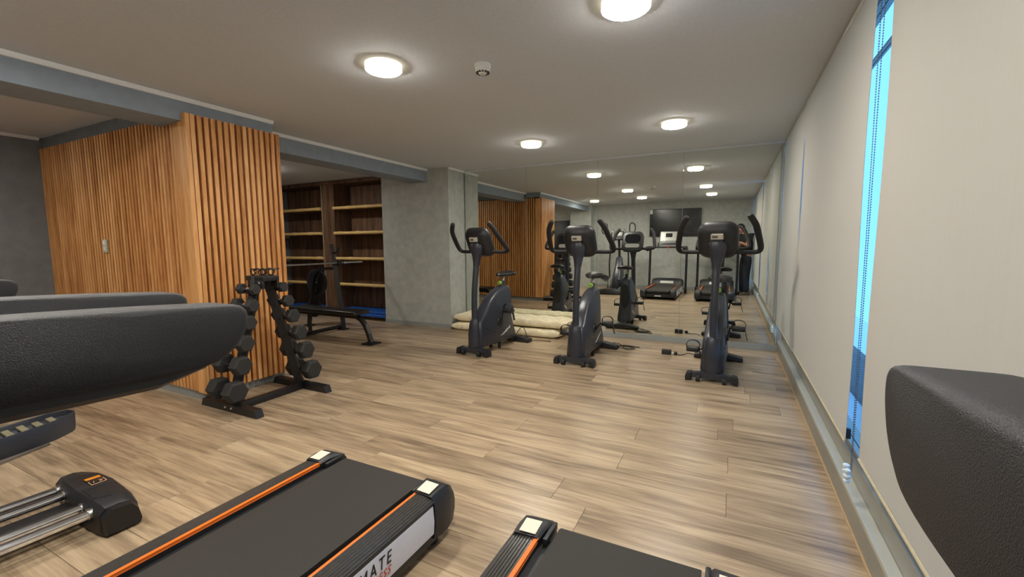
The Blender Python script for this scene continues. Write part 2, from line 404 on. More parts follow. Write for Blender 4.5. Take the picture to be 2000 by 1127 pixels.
# ---- window wall: kerb, frames, panes, blinds
bm = BM(); box(bm, XW, 0.60, YB, YM, 0.0, 0.128); bb = struct(obj('baseboard_window', bm, ALU), 'aluminium kerb along the windows', 'baseboard')
bm = BM(); box(bm, XW-0.004, 0.605, YB, YM, 0.128, 0.152, 0.002, 1); obj('lip', bm, ALUL, bb)
bm = BM(); box(bm, XW-0.008, XW, YB, YM, 0.0, 0.008); obj('sealant_bead', bm, mat('sealant', (176, 150, 116), 0.6), bb)
bm = BM(); box(bm, 0.605, 0.72, YB, YM, 0.0, 0.25); struct(obj('wall_right', bm, ALU), 'aluminium sill wall under the windows', 'wall')
wy = [YB, 0.20, 2.30, 4.60, YM]
for i in range(4):
    a, b_ = wy[i], wy[i+1]
    bm = BM(); box(bm, 0.62, 0.68, a, a+0.035, 0.25, H); box(bm, 0.62, 0.68, b_-0.035, b_, 0.25, H)
    box(bm, 0.62, 0.68, a+0.035, b_-0.035, 0.25, 0.275); box(bm, 0.62, 0.68, a+0.035, b_-0.035, 2.55, H); box(bm, 0.635, 0.665, a+0.035, b_-0.035, 2.310, 2.322)
    wf = struct(obj('window_%d' % (i+1), bm, ALU), 'tall aluminium framed window ' + ('beside the television wall', 'behind the blind by the treadmills', 'seen in the open strip between blinds', 'beside the mirrors')[i], 'window')
    bm = BM(); box(bm, 0.647, 0.653, a+0.035, b_-0.035, 0.275, 2.310); obj('pane', bm, GLASSM, wf)
    bm = BM(); box(bm, 0.647, 0.653, a+0.035, b_-0.035, 2.322, 2.55); obj('pane', bm, GLASSM, wf)
XB = 0.53
blinds = [(YB+0.03, 0.20, 0.41, 'cream roller blind beside the television wall'), (0.235, 2.285, 0.425, 'cream roller blind beside the treadmill handrail'),
          (2.545, 4.585, 0.40, 'cream roller blind next to the open strip of window'), (4.615, 6.232, 0.385, 'cream roller blind reaching the mirror')]
for a, b_, zb, lb in blinds:
    t = thing('roller_blind', lb, 'blind', (XB, (a+b_)/2, zb), 0, 'roller blinds along the window')
    L = (b_-a)/2
    bm = BM(); NZ, NY = 12, 10
    g = [[None]*(NY+1) for _ in range(NZ+1)]
    rings = []
    for i in range(NZ+1):
        z = (2.535-zb)*i/NZ
        front = []; back = []
        for j in range(NY+1):
            yy = -L+2*L*j/NY; bow = 0.004*math.sin(3.0*j/NY+0.6*i)+0.003*math.cos(7*j/NY)
            front.append((-0.001+bow, yy, z)); back.append((0.001+bow, yy, z))
        rings.append(front+back[::-1])
    loft(bm, rings); obj('fabric', bm, BLINDM, t)
    bm = BM(); tube(bm, [(0, -L, -0.004), (0, L, -0.004)], 0.008, seg=8, asp=0.5, up=(0, 0, 1)); obj('bottom_bar', bm, mat('blind_bar', (196, 186, 160), 0.6), t)
    bm = BM(); cyl(bm, (0.02, -L, 2.545-zb), (0.02, L, 2.545-zb), 0.022, seg=14); obj('roller', bm, ALUL, t)
# bead chains hanging in the window gap and by the mirror
def chain(lb, y, z0, z1, dy, weight=True, sep=0.05, dx=0.002):
    t = thing('blind_chain', lb, 'blind chain', (XB+dx, y, z0), 0, 'bead chains of the blinds')
    for s in (0, 1):
        bm = BM(); n = int((z1-z0)/0.011)
        for k in range(n):
            f = k/n; z = k*0.011
            res = bmesh.ops.create_icosphere(bm, subdivisions=1, radius=0.0030, matrix=Matrix.Translation((0.004*math.sin(4*f)*s, s*sep*min(1, f*3+0.25)+dy*(f-0.5), z+0.02)))
        cyl(bm, (0, s*sep*0.25, 0.02), (0, s*sep+dy*0.5, z1-z0), 0.0007, seg=5)
        obj('bead_strand', bm, mat('chain_grey', (96, 92, 100), 0.4, metal=0.6), t)
    if weight:
        for k, (yy, zz) in enumerate(((0.0, 0.0), (0.030, 0.012), (0.012, -0.028))):
            bm = BM(); lathe(bm, [(0.001, -0.022), (0.012, -0.020), (0.014, -0.010), (0.009, -0.004), (0.014, 0.004), (0.014, 0.016), (0.006, 0.022), (0.001, 0.023)], (-0.012, yy, zz), 14)
            obj('weight', bm, mat('clear_weight', (214, 226, 230), 0.15, spec=0.8), t)
    return t
chain('bead chain pair with clear weights in the open window strip', 2.40, 0.30, 2.5, 0.02)
chain('bead chain pair hanging between blind and mirror', 6.195, 0.30, 2.5, 0.0, True, 0.012, -0.022)
bm = BM(); box(bm, -0.012, 0.012, -0.012, 0.012, 0, 0.05, 0.003)
o = obj('chain_tensioner', bm, BLACKP); o.location = (0.548, 2.58, 0.40); tag(o, 'small dark chain clip at the foot of the blind', 'chain clip')
# outside: pale terrace and a strip of gravel beyond the glass
GRAV = mat('gravel', (120, 112, 110), 0.95, var=0.6, scale=60, bump=0.8, bscale=60)
bm = BM(); box(bm, 0.74, 3.2, -6, 30, -0.95, -0.70); struct(obj('terrace_ground', bm, mat('terrace', (238, 240, 244), 0.8)), 'pale terrace outside the windows', 'terrace')
bm = BM(); box(bm, 1.55, 1.64, -6, 30, -0.70, -0.12, 0.01); struct(obj('terrace_kerb', bm, GRAV), 'low stone kerb outside the windows', 'kerb')

# ---- built-in shelves in the alcove
sh = thing('built_in_shelving', 'dark wood alcove shelving with pale bamboo front rails', 'shelving', (-6.7, 6.0, 0))
def sbox(name, x0, x1, y0_, y1_, z0, z1, mm, parent=sh, bev=0.003):
    b_ = BM(); box(b_, x0+6.7, x1+6.7, y0_-6.0, y1_-6.0, z0, z1, bev, 1); return obj(name, b_, mm, parent)
sbox('back_panel', -6.70, -5.41, 6.36, 6.39, 0, 2.50, DARKWOOD)
sbox('back_panel', -8.55, -7.04, 6.36, 6.39, 0, 2.50, DARKWOOD)
sbox('divider', -7.03, -6.72, 5.965, 6.36, 0, 2.50, DARKWOOD)
sbox('side_panel', -5.435, -5.405, 5.99, 6.36, 0, 2.50, DARKWOOD)
sbox('edge_strip', -7.048, -7.030, 5.955, 6.0, 0, 2.50, mat('pale_edge', (150, 140, 118), 0.5))
sbox('top_panel', -8.55, -5.41, 5.965, 6.39, 2.50, 2.56, DARKWOOD)
rz_ = [2.055, 1.59, 1.115, 0.63]
def rail(x0, x1, z):
    b_ = BM(); L = x1-x0; pts = []; rr = []; nseg = 24
    for k in range(nseg+1):
        f = k/nseg; ph = (f*3.1+z) % 1.0
        pts.append((x0+6.7+L*f, -0.055, z)); rr.append(0.030+(0.0045 if ph < 0.05 or ph > 0.95 else 0.0)-0.002*math.sin(math.pi*ph))
    tube(b_, pts, rr, seg=12); return b_
for z in rz_:
    for a, b_ in ((-6.712, -5.42), (-8.5, -7.055)):
        s = sbox('shelf', a, b_, 5.965, 6.36, z-0.035, z-0.012, DARKWOOD)
        o = obj('bamboo_rail', rail(a, b_, z), BAMBOO, s)
sbox('floor_board', -8.55, -5.41, 5.965, 6.36, 0.0, 0.06, DARKWOOD)
# blue exercise mats lying in the lowest bays
def matpad(name, x0, x1, y0_, y1_, z0, z1, lb):
    b_ = BM(); box(b_, 0, x1-x0, 0, y1_-y0_, 0, z1-z0, 0.012, 3); o = obj(name, b_, BLUEMAT); o.location = (x0, y0_, z0)
    tag(o, lb, 'exercise mat', 'blue mats in the alcove'); return o
matpad('blue_mat', -6.68, -5.44, 5.86, 6.33, 0.062, 0.112, 'lower blue exercise mat under the shelves beside the pillar')
o = matpad('blue_mat', -6.66, -5.46, 5.89, 6.33, 0.114, 0.160, 'upper blue exercise mat under the shelves beside the pillar')
matpad('blue_mat', -8.2, -7.1, 5.86, 6.33, 0.062, 0.150, 'blue exercise mat in the bay beyond the divider')

# ---- ceiling lamps
LM = emis('lamp_diffuser', LAMP_COLOR, LAMP_STRENGTH)
RIMM = emis('lamp_frosted_rim', (1.0, 0.86, 0.58, 1), 0.9)
def lamp(x, y, lb):
    t = thing('ceiling_lamp', lb, 'ceiling lamp', (x, y, H), 0, 'round surface lamps on the ceiling')
    b_ = BM(); lathe(b_, [(0.05, 0.0), (0.122, 0.0), (0.122, -0.036), (0.112, -0.038), (0.112, -0.030), (0.05, -0.030)], seg=36); obj('rim', b_, RIMM, t)
    b_ = BM(); lathe(b_, [(0.001, -0.031), (0.111, -0.031), (0.110, -0.043), (0.102, -0.046), (0.001, -0.047)], seg=36); obj('diffuser', b_, LM, t)
for x, y, lb in ((-2.145, 2.375, 'round ceiling lamp between smoke detector and slatted block'), (-0.52, 2.34, 'round ceiling lamp over the treadmills on the window side of the detector'),
                 (-2.19, 4.92, 'round ceiling lamp near the mirror on the pillar side'), (-0.56, 4.80, 'round ceiling lamp near the mirror on the window side'),
                 (-2.13, 0.66, 'round ceiling lamp over the elliptical trainer'), (-0.47, 0.66, 'round ceiling lamp above the photographing person'),
                 (-3.48, 0.36, 'round ceiling lamp by the beam near the television wall'), (-5.6, 0.55, 'round ceiling lamp in the recess beyond the beam'), (-6.6, 4.5, 'round ceiling lamp in front of the alcove shelves')):
    lamp(x, y, lb)
# ---- smoke detector
t = thing('smoke_detector', 'white round smoke detector on the ceiling', 'smoke detector', (-1.55, 2.68, H))
bm = BM(); lathe(bm, [(0.001, 0), (0.056, 0), (0.056, -0.020), (0.050, -0.026), (0.001, -0.026)]); obj('base', bm, WHITE, t)
bm = BM(); lathe(bm, [(0.050, -0.026), (0.050, -0.040), (0.042, -0.052), (0.001, -0.052)]); obj('body', bm, WHITE, t)
for k in range(12):
    a = 2*math.pi*k/12; bm = BM(); obox(bm, (0.040*math.cos(a), 0.040*math.sin(a), -0.055), (0.006*math.cos(a), 0.006*math.sin(a), 0), (-0.005*math.sin(a), 0.005*math.cos(a), 0), (0, 0, 0.004)); obj('vent_slot', bm, BLACKP, t)
bm = BM(); lathe(bm, [(0.001, -0.050), (0.026, -0.050), (0.022, -0.064), (0.001, -0.066)]); obj('cap', bm, WHITE, t)


# ================================================================== TREADMILLS
def treadmill(cx, yr, lb, tip, stickers=True):
    """local frame: x across, y=0 at the belt end, machine runs towards -y"""
    t = thing('treadmill', lb, 'treadmill', (cx, yr, 0), 0, 'treadmills facing the television wall')
    L = 2.02
    # chassis and belt
    bm = BM(); box(bm, -0.36, 0.36, -1.95, -0.10, 0.055, 0.150, 0.01); obj('chassis', bm, BLACK, t)
    bm = BM(); prism(bm, [(-1.75, 0.188), (-0.03, 0.188), (-0.008, 0.180), (0.0, 0.162), (-0.008, 0.142), (-0.03, 0.132), (-1.75, 0.132)], 0, -0.275, 0.275); obj('running_belt', bm, BELT, t)
    for s in (-1, 1):
        # ribbed top rail
        bm = BM(); prof = []
        x0, x1 = 0.335, 0.428; nr = 7
        top = []
        for k in range(nr):
            a = x0+(x1-x0)*k/nr; b_ = x0+(x1-x0)*(k+1)/nr; q = (b_-a)
            zt = 0.204-0.010*(k/nr)**2
            top += [(a, zt-0.003), (a+q*0.2, zt), (a+q*0.8, zt), (b_, zt-0.003)]
        poly = [(s*u, v) for u, v in top]+[(s*0.432, 0.176), (s*0.432, 0.160), (s*0.335, 0.160)]
        prism(bm, poly, 1, -1.72, -0.10); rl = obj('side_rail', bm, RIBBED, t, angle=25)
        bm = BM(); box(bm, s*0.322, s*0.336, -1.72, -0.10, 0.193, 0.204, 0.002); obj('orange_stripe', bm, ORANGE, t)
        bm = BM(); box(bm, s*0.322, s*0.336, -1.72, -0.10, 0.150, 0.1925, 0.001, 1); obj('stripe_backing', bm, BLACKP, t)
        bm = BM(); box(bm, s*0.280, s*0.322, -1.72, -0.10, 0.150, 0.176, 0.002); obj('inner_guard', bm, BLACKP, t)
        bm = BM(); box(bm, s*0.425, s*0.436, -1.72, -0.10, 0.176, 0.192, 0.002); obj('dark_edge', bm, BLACKP, t)
        # white side panel with lettering, slightly bowed
        bm = BM(); poly = [(s*0.425, 0.178), (s*0.436, 0.176), (s*0.442, 0.12), (s*0.438, 0.072), (s*0.425, 0.070)]
        prism(bm, poly, 1, -1.66, -0.155); sp = obj('side_panel', bm, WHITEP, t)
        if s > 0:
            text('lettering', 'ULTIMATE', 0.054, INK, sp, frame((0.4418, -0.43, 0.141), (0, 1, 0), (-0.10, 0, 1)), shear=0.25, spacing=1.35, align='RIGHT')
            text('lettering', 'FITNESS', 0.040, REDINK, sp, frame((0.4423, -0.435, 0.101), (0, 1, 0), (0.07, 0, 1)), shear=0.25, spacing=1.25, align='RIGHT')
        bm = BM(); box(bm, s*0.33, s*0.425, -1.72, -0.12, 0.030, 0.072, 0.004); obj('lower_skirt', bm, BLACK, t)
        # rear end cap
        def ring(yy, top, bot, xo, xi):
            return [(s*xi, yy, bot), (s*xo, yy, bot), (s*(xo+0.012), yy, bot+0.05), (s*(xo+0.008), yy, top-0.03), (s*(xo-0.012), yy, top-0.004), (s*(xi+0.014), yy, top), (s*xi, yy, top-0.010)]
        rings = [ring(-0.150, 0.210, 0.048, 0.434, 0.318), ring(-0.10, 0.216, 0.040, 0.438, 0.312), ring(-0.04, 0.212, 0.040, 0.436, 0.305), ring(0.005, 0.190, 0.048, 0.428, 0.305), ring(0.030, 0.150, 0.070, 0.412, 0.310)]
        bm = BM(); loft(bm, rings); cp = obj('end_cap', bm, BLACKP, t, angle=40)
        bm = BM(); obox(bm, (s*0.370, -0.108, 0.2165), (s*0.036, 0, -0.0012), (0, 0.036, 0.0030), (0, 0, 0.0010)); obj('sticker', bm, CREAMSTICK, cp)
        bm = BM(); obox(bm, (s*0.298, -0.075, 0.190), (0.010, 0, 0), (0, 0.060, 0), (0, 0, 0.012), 0.005); obj('roller_guard', bm, BLACKP, cp)
        # foot
        bm = BM(); cyl(bm, (s*0.38, -0.10, 0), (s*0.38, -0.10, 0.05), 0.028); obj('foot', bm, RUBBER, t)
        # upright with boot, leaning towards the front
        bm = BM(); box(bm, s*0.44, s*0.505, -1.86, -1.68, 0.0, 0.17, 0.02); obj('upright_boot', bm, BLACK, t)
        bm = BM(); tube(bm, [(s*0.475, -1.72, 0.10), (s*0.475, -1.76, 0.6), (s*0.475, -1.80, 1.20)], 0.030, seg=14, asp=1.4, up=(1, 0, 0)); obj('upright', bm, BLACK, t)
        # moulded hand rail: side profile with rising tip
        yt = tip-yr+0.008
        P = [(yt-0.62, 1.275), (yt-0.40, 1.281), (yt-0.20, 1.275), (yt-0.06, 1.266), (yt-0.018, 1.262), (yt-0.004, 1.254), (yt, 1.243), (yt-0.002, 1.226), (yt-0.012, 1.204), (yt-0.032, 1.184), (yt-0.065, 1.170), (yt-0.15, 1.166), (yt-0.30, 1.176), (yt-0.62, 1.184)]
        PS = [(q.x, q.y) for q in smooth_path([(a_, b_, 0) for a_, b_ in P], 4)]
        bm = BM(); puff(bm, PS, 0.038, inset=0.011, fr=((1, 1.0), (0.97, 0.55), (0.90, 0.22), (0.78, 0.05), (0.6, 0)))
        for v in bm.verts: v.co.x += s*0.465
        hr = obj('hand_rail', bm, ARMPAD, t, angle=60)
        Q = [(p[0], p[1]) for p in P]
        bm = BM(); tube(bm, [(s*0.465, yt-0.60, 1.178), (s*0.465, yt-0.28, 1.172), (s*0.465, yt-0.13, 1.162), (s*0.465, yt-0.06, 1.168)], [0.020, 0.020, 0.016, 0.008], seg=8, asp=1.6, up=(0, 0, 1)); obj('lower_cover', bm, BLACKP, hr)
    for o in list(t.children):
        if o.name.split('.')[0] not in ('upright', 'upright_boot', 'hand_rail'):
            for q in [o]+list(o.children): q.data.transform(Matrix.Diagonal((0.945, 1, 1.22, 1)))
    bm = BM(); box(bm, -0.30, 0.30, -0.085, -0.030, 0.060, 0.150, 0.012); rcv = obj('rear_cover', bm, BLACKP, t)
    bm = BM(); box(bm, -0.075, 0.075, -0.0305, -0.0285, 0.080, 0.105); obj('rear_label', bm, WHITE, rcv)
    # motor hood
    bm = BM(); P = [(-2.02, 0.05), (-2.02, 0.25), (-1.95, 0.36), (-1.86, 0.40), (-1.76, 0.385), (-1.66, 0.29), (-1.62, 0.20), (-1.62, 0.05)]
    puff(bm, P, 0.405, inset=0.05); hd = obj('motor_hood', bm, BLACKP, t, angle=40)
    bm = BM(); obox(bm, (0, -1.655, 0.300), (0.17, 0, 0), (0, 0.018, -0.032), (0, 0.002, 0.001)); obj('trim_plate', bm, SILVER, hd)
    # cross bar, console
    bm = BM(); tube(bm, [(-0.49, -1.74, 1.19), (-0.47, -1.74, 1.235), (-0.40, -1.73, 1.25), (0, -1.72, 1.252), (0.40, -1.73, 1.25), (0.47, -1.74, 1.235), (0.49, -1.74, 1.19)], 0.024, seg=12, sub=4); obj('cross_bar', bm, BLACK, t)
    up = Vector((0, -0.42, 0.907)); ny = Vector((0, 0.907, 0.42))
    c = Vector((0.0, -1.86, 1.50))
    mw = frame(c, (-1, 0, 0), up)
    bm = BM(); rings = []
    for z_, wv, hv, rv in ((-0.05, 0.46, 0.36, 0.05), (-0.01, 0.52, 0.42, 0.04), (0.0, 0.51, 0.41, 0.04)):
        rings.append([mw @ Vector((u*(1-0.06*(v/hv+0.5)), v, z_)) for u, v in rrect(wv, hv, rv)])
    loft(bm, rings); con = obj('console', bm, BLACKP, t)
    bm = BM(); obox(bm, mw @ Vector((0, 0.05, 0.003)), (0.22, 0, 0), up*0.135, ny*0.004, 0.003); obj('console_fascia', bm, SILVER, con)
    bm = BM(); obox(bm, mw @ Vector((0.0, 0.08, 0.009)), (0.085, 0, 0), up*0.058, ny*0.003, 0.002); obj('display', bm, SCREEN, con)
    bm = BM(); obox(bm, mw @ Vector((0, -0.135, 0.004)), (0.23, 0, 0), up*0.040, ny*0.004, 0.003); obj('button_strip', bm, GREYP, con)
    for k in range(9):
        bm = BM(); obox(bm, mw @ Vector((-0.16+0.04*k, -0.125, 0.010)), (0.012, 0, 0), up*0.008, ny*0.002); obj('button', bm, WHITE, con)
    bm = BM(); box(bm, -0.02, 0.02, -1.715, -1.690, 1.245, 1.285, 0.004); k = obj('safety_key', bm, RED, t)
    bm = BM(); tube(bm, [(0.0, -1.69, 1.25), (0.008, -1.675, 1.15), (0.0, -1.68, 1.02)], 0.003, seg=6, sub=4); obj('cord', bm, RED, k)
    for s in (-1, 1):
        bm = BM(); lathe(bm, [(0.030, 1.225), (0.052, 1.225), (0.052, 1.275), (0.044, 1.275), (0.042, 1.24), (0.030, 1.24)], (s*0.36, -1.79, 0), 20); obj('cup_holder', bm, BLACKP, t)
        bm = BM(); obox(bm, (s*0.27, -1.80, 1.30), (0.02, 0, 0), (0, 0.05, 0.01), (0, -0.02, 0.07), 0.008); obj('console_bracket', bm, BLACK, t)
    return t
treadmill(-1.540, 1.620, 'black treadmill with white lettered side panel beside the elliptical trainer', 0.515)
treadmill(-0.308, 1.575, 'black treadmill standing beside the window blinds', 0.455)

# ================================================================== EXERCISE BIKES
def bike(x, y, rz, crank, lb):
    t = thing('exercise_bike', lb, 'exercise bike', (x, y, 0), rz, 'upright exercise bikes before the mirror')
    # shroud
    P = [(0.03, 0.085), (0.035, 0.25), (0.045, 0.40), (0.085, 0.435), (0.14, 0.475), (0.22, 0.575), (0.32, 0.670), (0.44, 0.745), (0.55, 0.790), (0.64, 0.815), (0.72, 0.815), (0.775, 0.775), (0.79, 0.68), (0.785, 0.50), (0.775, 0.38), (0.80, 0.26), (0.84, 0.14), (0.84, 0.085), (0.45, 0.075)]
    bm = BM(); puff(bm, P, 0.105, inset=0.045, wfun=lambda yy, zz: 1.05-0.42*max(0, (zz-0.1))/0.75)
    bd = obj('shroud', bm, GREYP, t, angle=45)
    bm = BM(); tube(bm, [(0, 0.030, 0.10), (0, 0.020, 0.25), (0, 0.040, 0.39), (0, 0.058, 0.43)], [0.080, 0.078, 0.066, 0.045], seg=18, sub=4, asp=1.0); fb = obj('front_boot', bm, GREYP, t, angle=50)
    for v in fb.data.vertices: v.co.y = 0.05+(v.co.y-0.05)*0.75
    bm = BM(); P2 = [(0.793, 0.24), (0.797, 0.45), (0.797, 0.65), (0.785, 0.72)]
    rings = []
    for k in range(24):
        a = 2*math.pi*k/24; rings.append((0.054*math.cos(a), 0.0, 0.50+0.19*math.sin(a)))
    b2 = BM(); f0 = [b2.verts.new((p[0], 0.775, p[2])) for p in rings]; f1 = [b2.verts.new((p[0], 0.803, p[2])) for p in rings]
    b2.faces.new(f1); b2.faces.new(f0[::-1])
    for j in range(24): b2.faces.new((f0[j], f0[(j+1) % 24], f1[(j+1) % 24], f1[j]))
    obj('rear_cover', b2, BLACK, bd); bm.free()
    for s in (-1, 1):
        bm = BM(); cyl(bm, (s*0.085, 0.46, 0.345), (s*0.104, 0.46, 0.345), 0.060, 0.054, 24); obj('crank_hub', bm, BLACK, t)
        bm = BM(); tube(bm, [(s*0.098, 0.16, 0.33), (s*0.100, 0.30, 0.27), (s*0.098, 0.44, 0.255), (s*0.092, 0.52, 0.30)], [0.004, 0.008, 0.008, 0.004], seg=8, sub=4); obj('moulded_ridge', bm, GREYP, bd)
        # wordmark: a short slanted row of white strokes, too small to read in the photograph
        bm = BM()
        for k in range(9):
            h = 0.016 if k in (0, 5, 8) else 0.010
            q = Vector((s*0.1045, 0.47+0.026*k*1.0, 0.165+0.0115*k)); obox(bm, q, (0.0014, 0, 0), (0, 0.0095, 0.004), (0, -0.003, h))
        obj('wordmark', bm, WHITE, bd)
        a = crank+(0 if s > 0 else math.pi)
        ex = Vector((s*0.128, 0.46+0.165*math.cos(a), 0.345+0.165*math.sin(a)))
        bm = BM(); tube(bm, [(s*0.112, 0.46, 0.345), (s*0.125, ex.y, ex.z)], [0.018, 0.013], seg=10, asp=0.6, up=(0, 0, 1)); cr = obj('crank_arm', bm, BLACK, t)
        pc = ex+Vector((s*0.080, 0, 0))
        bm = BM(); box(bm, pc.x-0.062, pc.x+0.062, pc.y-0.060, pc.y+0.060, pc.z-0.024, pc.z+0.020, 0.010); cyl(bm, ex, pc, 0.009); pd = obj('pedal', bm, BLACKP, t)
        bm = BM(); tube(bm, [(pc.x-0.062, pc.y, pc.z+0.01), (pc.x-0.064, pc.y, pc.z+0.055), (pc.x-0.03, pc.y, pc.z+0.088), (pc.x+0.03, pc.y, pc.z+0.088), (pc.x+0.064, pc.y, pc.z+0.055), (pc.x+0.062, pc.y, pc.z), (pc.x+0.070, pc.y+0.01, pc.z-0.05), (pc.x+0.085, pc.y+0.01, pc.z-0.12)], 0.024, seg=8, sub=4, asp=0.16, up=(0, 1, 0)); obj('toe_strap', bm, RUBBER, pd)
    # stabilisers
    bm = BM(); prism(bm, [(-0.20, 0.03), (0.20, 0.03), (0.20, 0.075), (0.10, 0.092), (-0.10, 0.092), (-0.20, 0.075)], 1, -0.02, 0.055, 0.006); fs = obj('front_stabiliser', bm, GREYP, t)
    for s in (-1, 1):
        bm = BM(); prism(bm, [(s*0.18, 0.012), (s*0.235, 0.0), (s*0.238, 0.040), (s*0.225, 0.078), (s*0.18, 0.086)], 1, -0.038, 0.068, 0.006); obj('end_cap', bm, BLACKP, fs)
        bm = BM(); cyl(bm, (s*0.10, -0.030, 0.031), (s*0.135, -0.030, 0.031), 0.031, seg=18); obj('wheel', bm, RUBBER, fs)
    bm = BM(); prism(bm, [(-0.26, 0.012), (0.26, 0.012), (0.255, 0.05), (0.08, 0.085), (-0.08, 0.085), (-0.255, 0.05)], 1, 0.90, 1.02, 0.008); rs = obj('rear_stabiliser', bm, BLACKP, t)
    bm = BM(); box(bm, -0.05, 0.05, 0.80, 0.93, 0.03, 0.10, 0.01); obj('rear_beam', bm, BLACKP, t)
    for s in (-1, 1):
        bm = BM(); cyl(bm, (s*0.22, 0.96, 0.0), (s*0.22, 0.96, 0.03), 0.026, seg=14); obj('foot', bm, RUBBER, rs)
        bm = BM(); cyl(bm, (s*0.07, 0.48, 0.0), (s*0.07, 0.48, 0.085), 0.020, seg=12); obj('levelling_foot', bm, RUBBER, t)
    # mast and neck
    bm = BM(); tube(bm, [(0, 0.055, 0.36), (0, 0.045, 0.55), (0, 0.055, 0.80), (0, 0.105, 1.16)], 0.036, seg=16, sub=5); obj('mast', bm, GREYP, t)
    bm = BM(); rings = []
    for yy, z, wv, dv in ((0.098, 1.10, 0.040, 0.040), (0.105, 1.14, 0.044, 0.044), (0.112, 1.21, 0.058, 0.052), (0.112, 1.27, 0.080, 0.060), (0.105, 1.33, 0.092, 0.060), (0.100, 1.37, 0.070, 0.045)):
        rings.append([(wv*math.cos(2*math.pi*k/20), yy+dv*math.sin(2*math.pi*k/20), z) for k in range(20)])
    loft(bm, rings); obj('neck', bm, GREYP, t, angle=50)
    # console pod tilted towards the rider
    up = Vector((0, -0.42, 0.9075)); mw = frame((0, 0.175, 1.385), (-1, 0, 0), up)
    bm = BM(); rings = []
    for z, wv, hv, r in ((-0.080, 0.22, 0.22, 0.08), (-0.062, 0.30, 0.30, 0.09), (-0.025, 0.355, 0.365, 0.10), (0.005, 0.370, 0.385, 0.10), (0.022, 0.365, 0.38, 0.10), (0.030, 0.34, 0.355, 0.09)):
        rings.append([mw @ Vector((u, v, z)) for u, v in rrect(wv, hv, r, 6)])
    loft(bm, rings); con = obj('console', bm, BLACKP, t, angle=50)
    bm = BM(); rings = [[mw @ Vector((u, v+0.055, z)) for u, v in rrect(0.26, 0.16, 0.06, 6)] for z in (0.028, 0.034)]
    loft(bm, rings); obj('display', bm, SCREEN, con)
    bm = BM(); rings = [[mw @ Vector((u, v-0.085, z)) for u, v in rrect(0.24, 0.07, 0.03, 5)] for z in (0.028, 0.035)]
    loft(bm, rings); obj('key_panel', bm, SILVER, con)
    bm = BM(); cyl(bm, mw @ Vector((0.005, 0.035, -0.070)), mw @ Vector((0.005, 0.035, -0.105)), 0.062, 0.055, 24); fan = obj('fan_housing', bm, GREYP, con)
    bm = BM(); obox(bm, mw @ Vector((0.0, 0.085, -0.093)), (0.050, 0, 0), (mw.to_3x3() @ Vector((0, 0.020, 0))), (mw.to_3x3() @ Vector((0, 0, 0.018))), 0.006); lab = obj('label_plate', bm, mat('label_grey', (196, 192, 180), 0.4), con)
    bm = BM(); obox(bm, mw @ Vector((0.018, 0.085, -0.1115)), (0.024, 0, 0), (mw.to_3x3() @ Vector((0, 0.011, 0))), (mw.to_3x3() @ Vector((0, 0, 0.001)))); obj('label_window', bm, mat('label_dark', (92, 92, 88), 0.5), lab)
    for s in (-1, 1):
        bm = BM(); tube(bm, [(s*0.04, 0.18, 1.270), (s*0.20, 0.215, 1.268), (s*0.315, 0.255, 1.268), (s*0.362, 0.245, 1.285), (s*0.368, 0.20, 1.335), (s*0.340, 0.085, 1.455), (s*0.318, 0.03, 1.53), (s*0.272, -0.010, 1.605)], [0.021, 0.021, 0.022, 0.025, 0.028, 0.029, 0.029, 0.028], seg=12, sub=5); hb = obj('handlebar', bm, GRIP, t)
        bm = BM(); p0 = Vector((s*0.279, -0.004, 1.594)); p1 = Vector((s*0.266, -0.015, 1.615)); cyl(bm, p0, p1, 0.029, 0.022, 14); obj('grip_cap', bm, BLACKP, hb)
    # seat
    bm = BM(); tube(bm, [(0, 0.66, 0.80), (0, 0.685, 0.87)], 0.034, seg=14, asp=0.7); obj('seat_tube', bm, GREYP, t)
    bm = BM(); tube(bm, [(0, 0.68, 0.84), (0, 0.70, 0.945)], 0.020, seg=14); obj('seat_post', bm, STEEL, t)
    bm = BM(); cyl(bm, (0, 0.645, 0.862), (0, 0.600, 0.850), 0.012, 0.012, 10); cyl(bm, (0, 0.605, 0.852), (0, 0.585, 0.846), 0.028, 0.024, 16); obj('adjuster_knob', bm, GREEN, t)
    bm = BM(); rings = []
    for yy, hw, zt, zb in ((0.535, 0.016, 0.972, 0.950), (0.56, 0.034, 0.985, 0.944), (0.62, 0.048, 0.990, 0.938), (0.69, 0.085, 0.994, 0.936), (0.75, 0.122, 1.004, 0.938), (0.81, 0.128, 1.008, 0.946), (0.84, 0.105, 1.000, 0.956), (0.852, 0.07, 0.985, 0.966)):
        ring = []
        for k in range(16):
            a = 2*math.pi*k/16; ca, sa = math.cos(a), math.sin(a)
            ring.append((hw*(abs(ca)**0.7)*(1 if ca >= 0 else -1), yy, (zt+zb)/2+(zt-zb)/2*(abs(sa)**0.7)*(1 if sa >= 0 else -1)-0.012*abs(ca)))
        rings.append(ring)
    loft(bm, rings); obj('saddle', bm, VINYL, t, angle=60)
    return t
bike(-2.805, 4.515, -0.11, math.radians(80), 'upright exercise bike beside the grey pillar, in front of the cream mats')
bike(-1.53, 4.61, -0.015, math.radians(15), 'upright exercise bike in the middle of the three before the mirror')
bike(-0.125, 4.60, -0.04, math.radians(38), 'upright exercise bike standing nearest the window blinds')
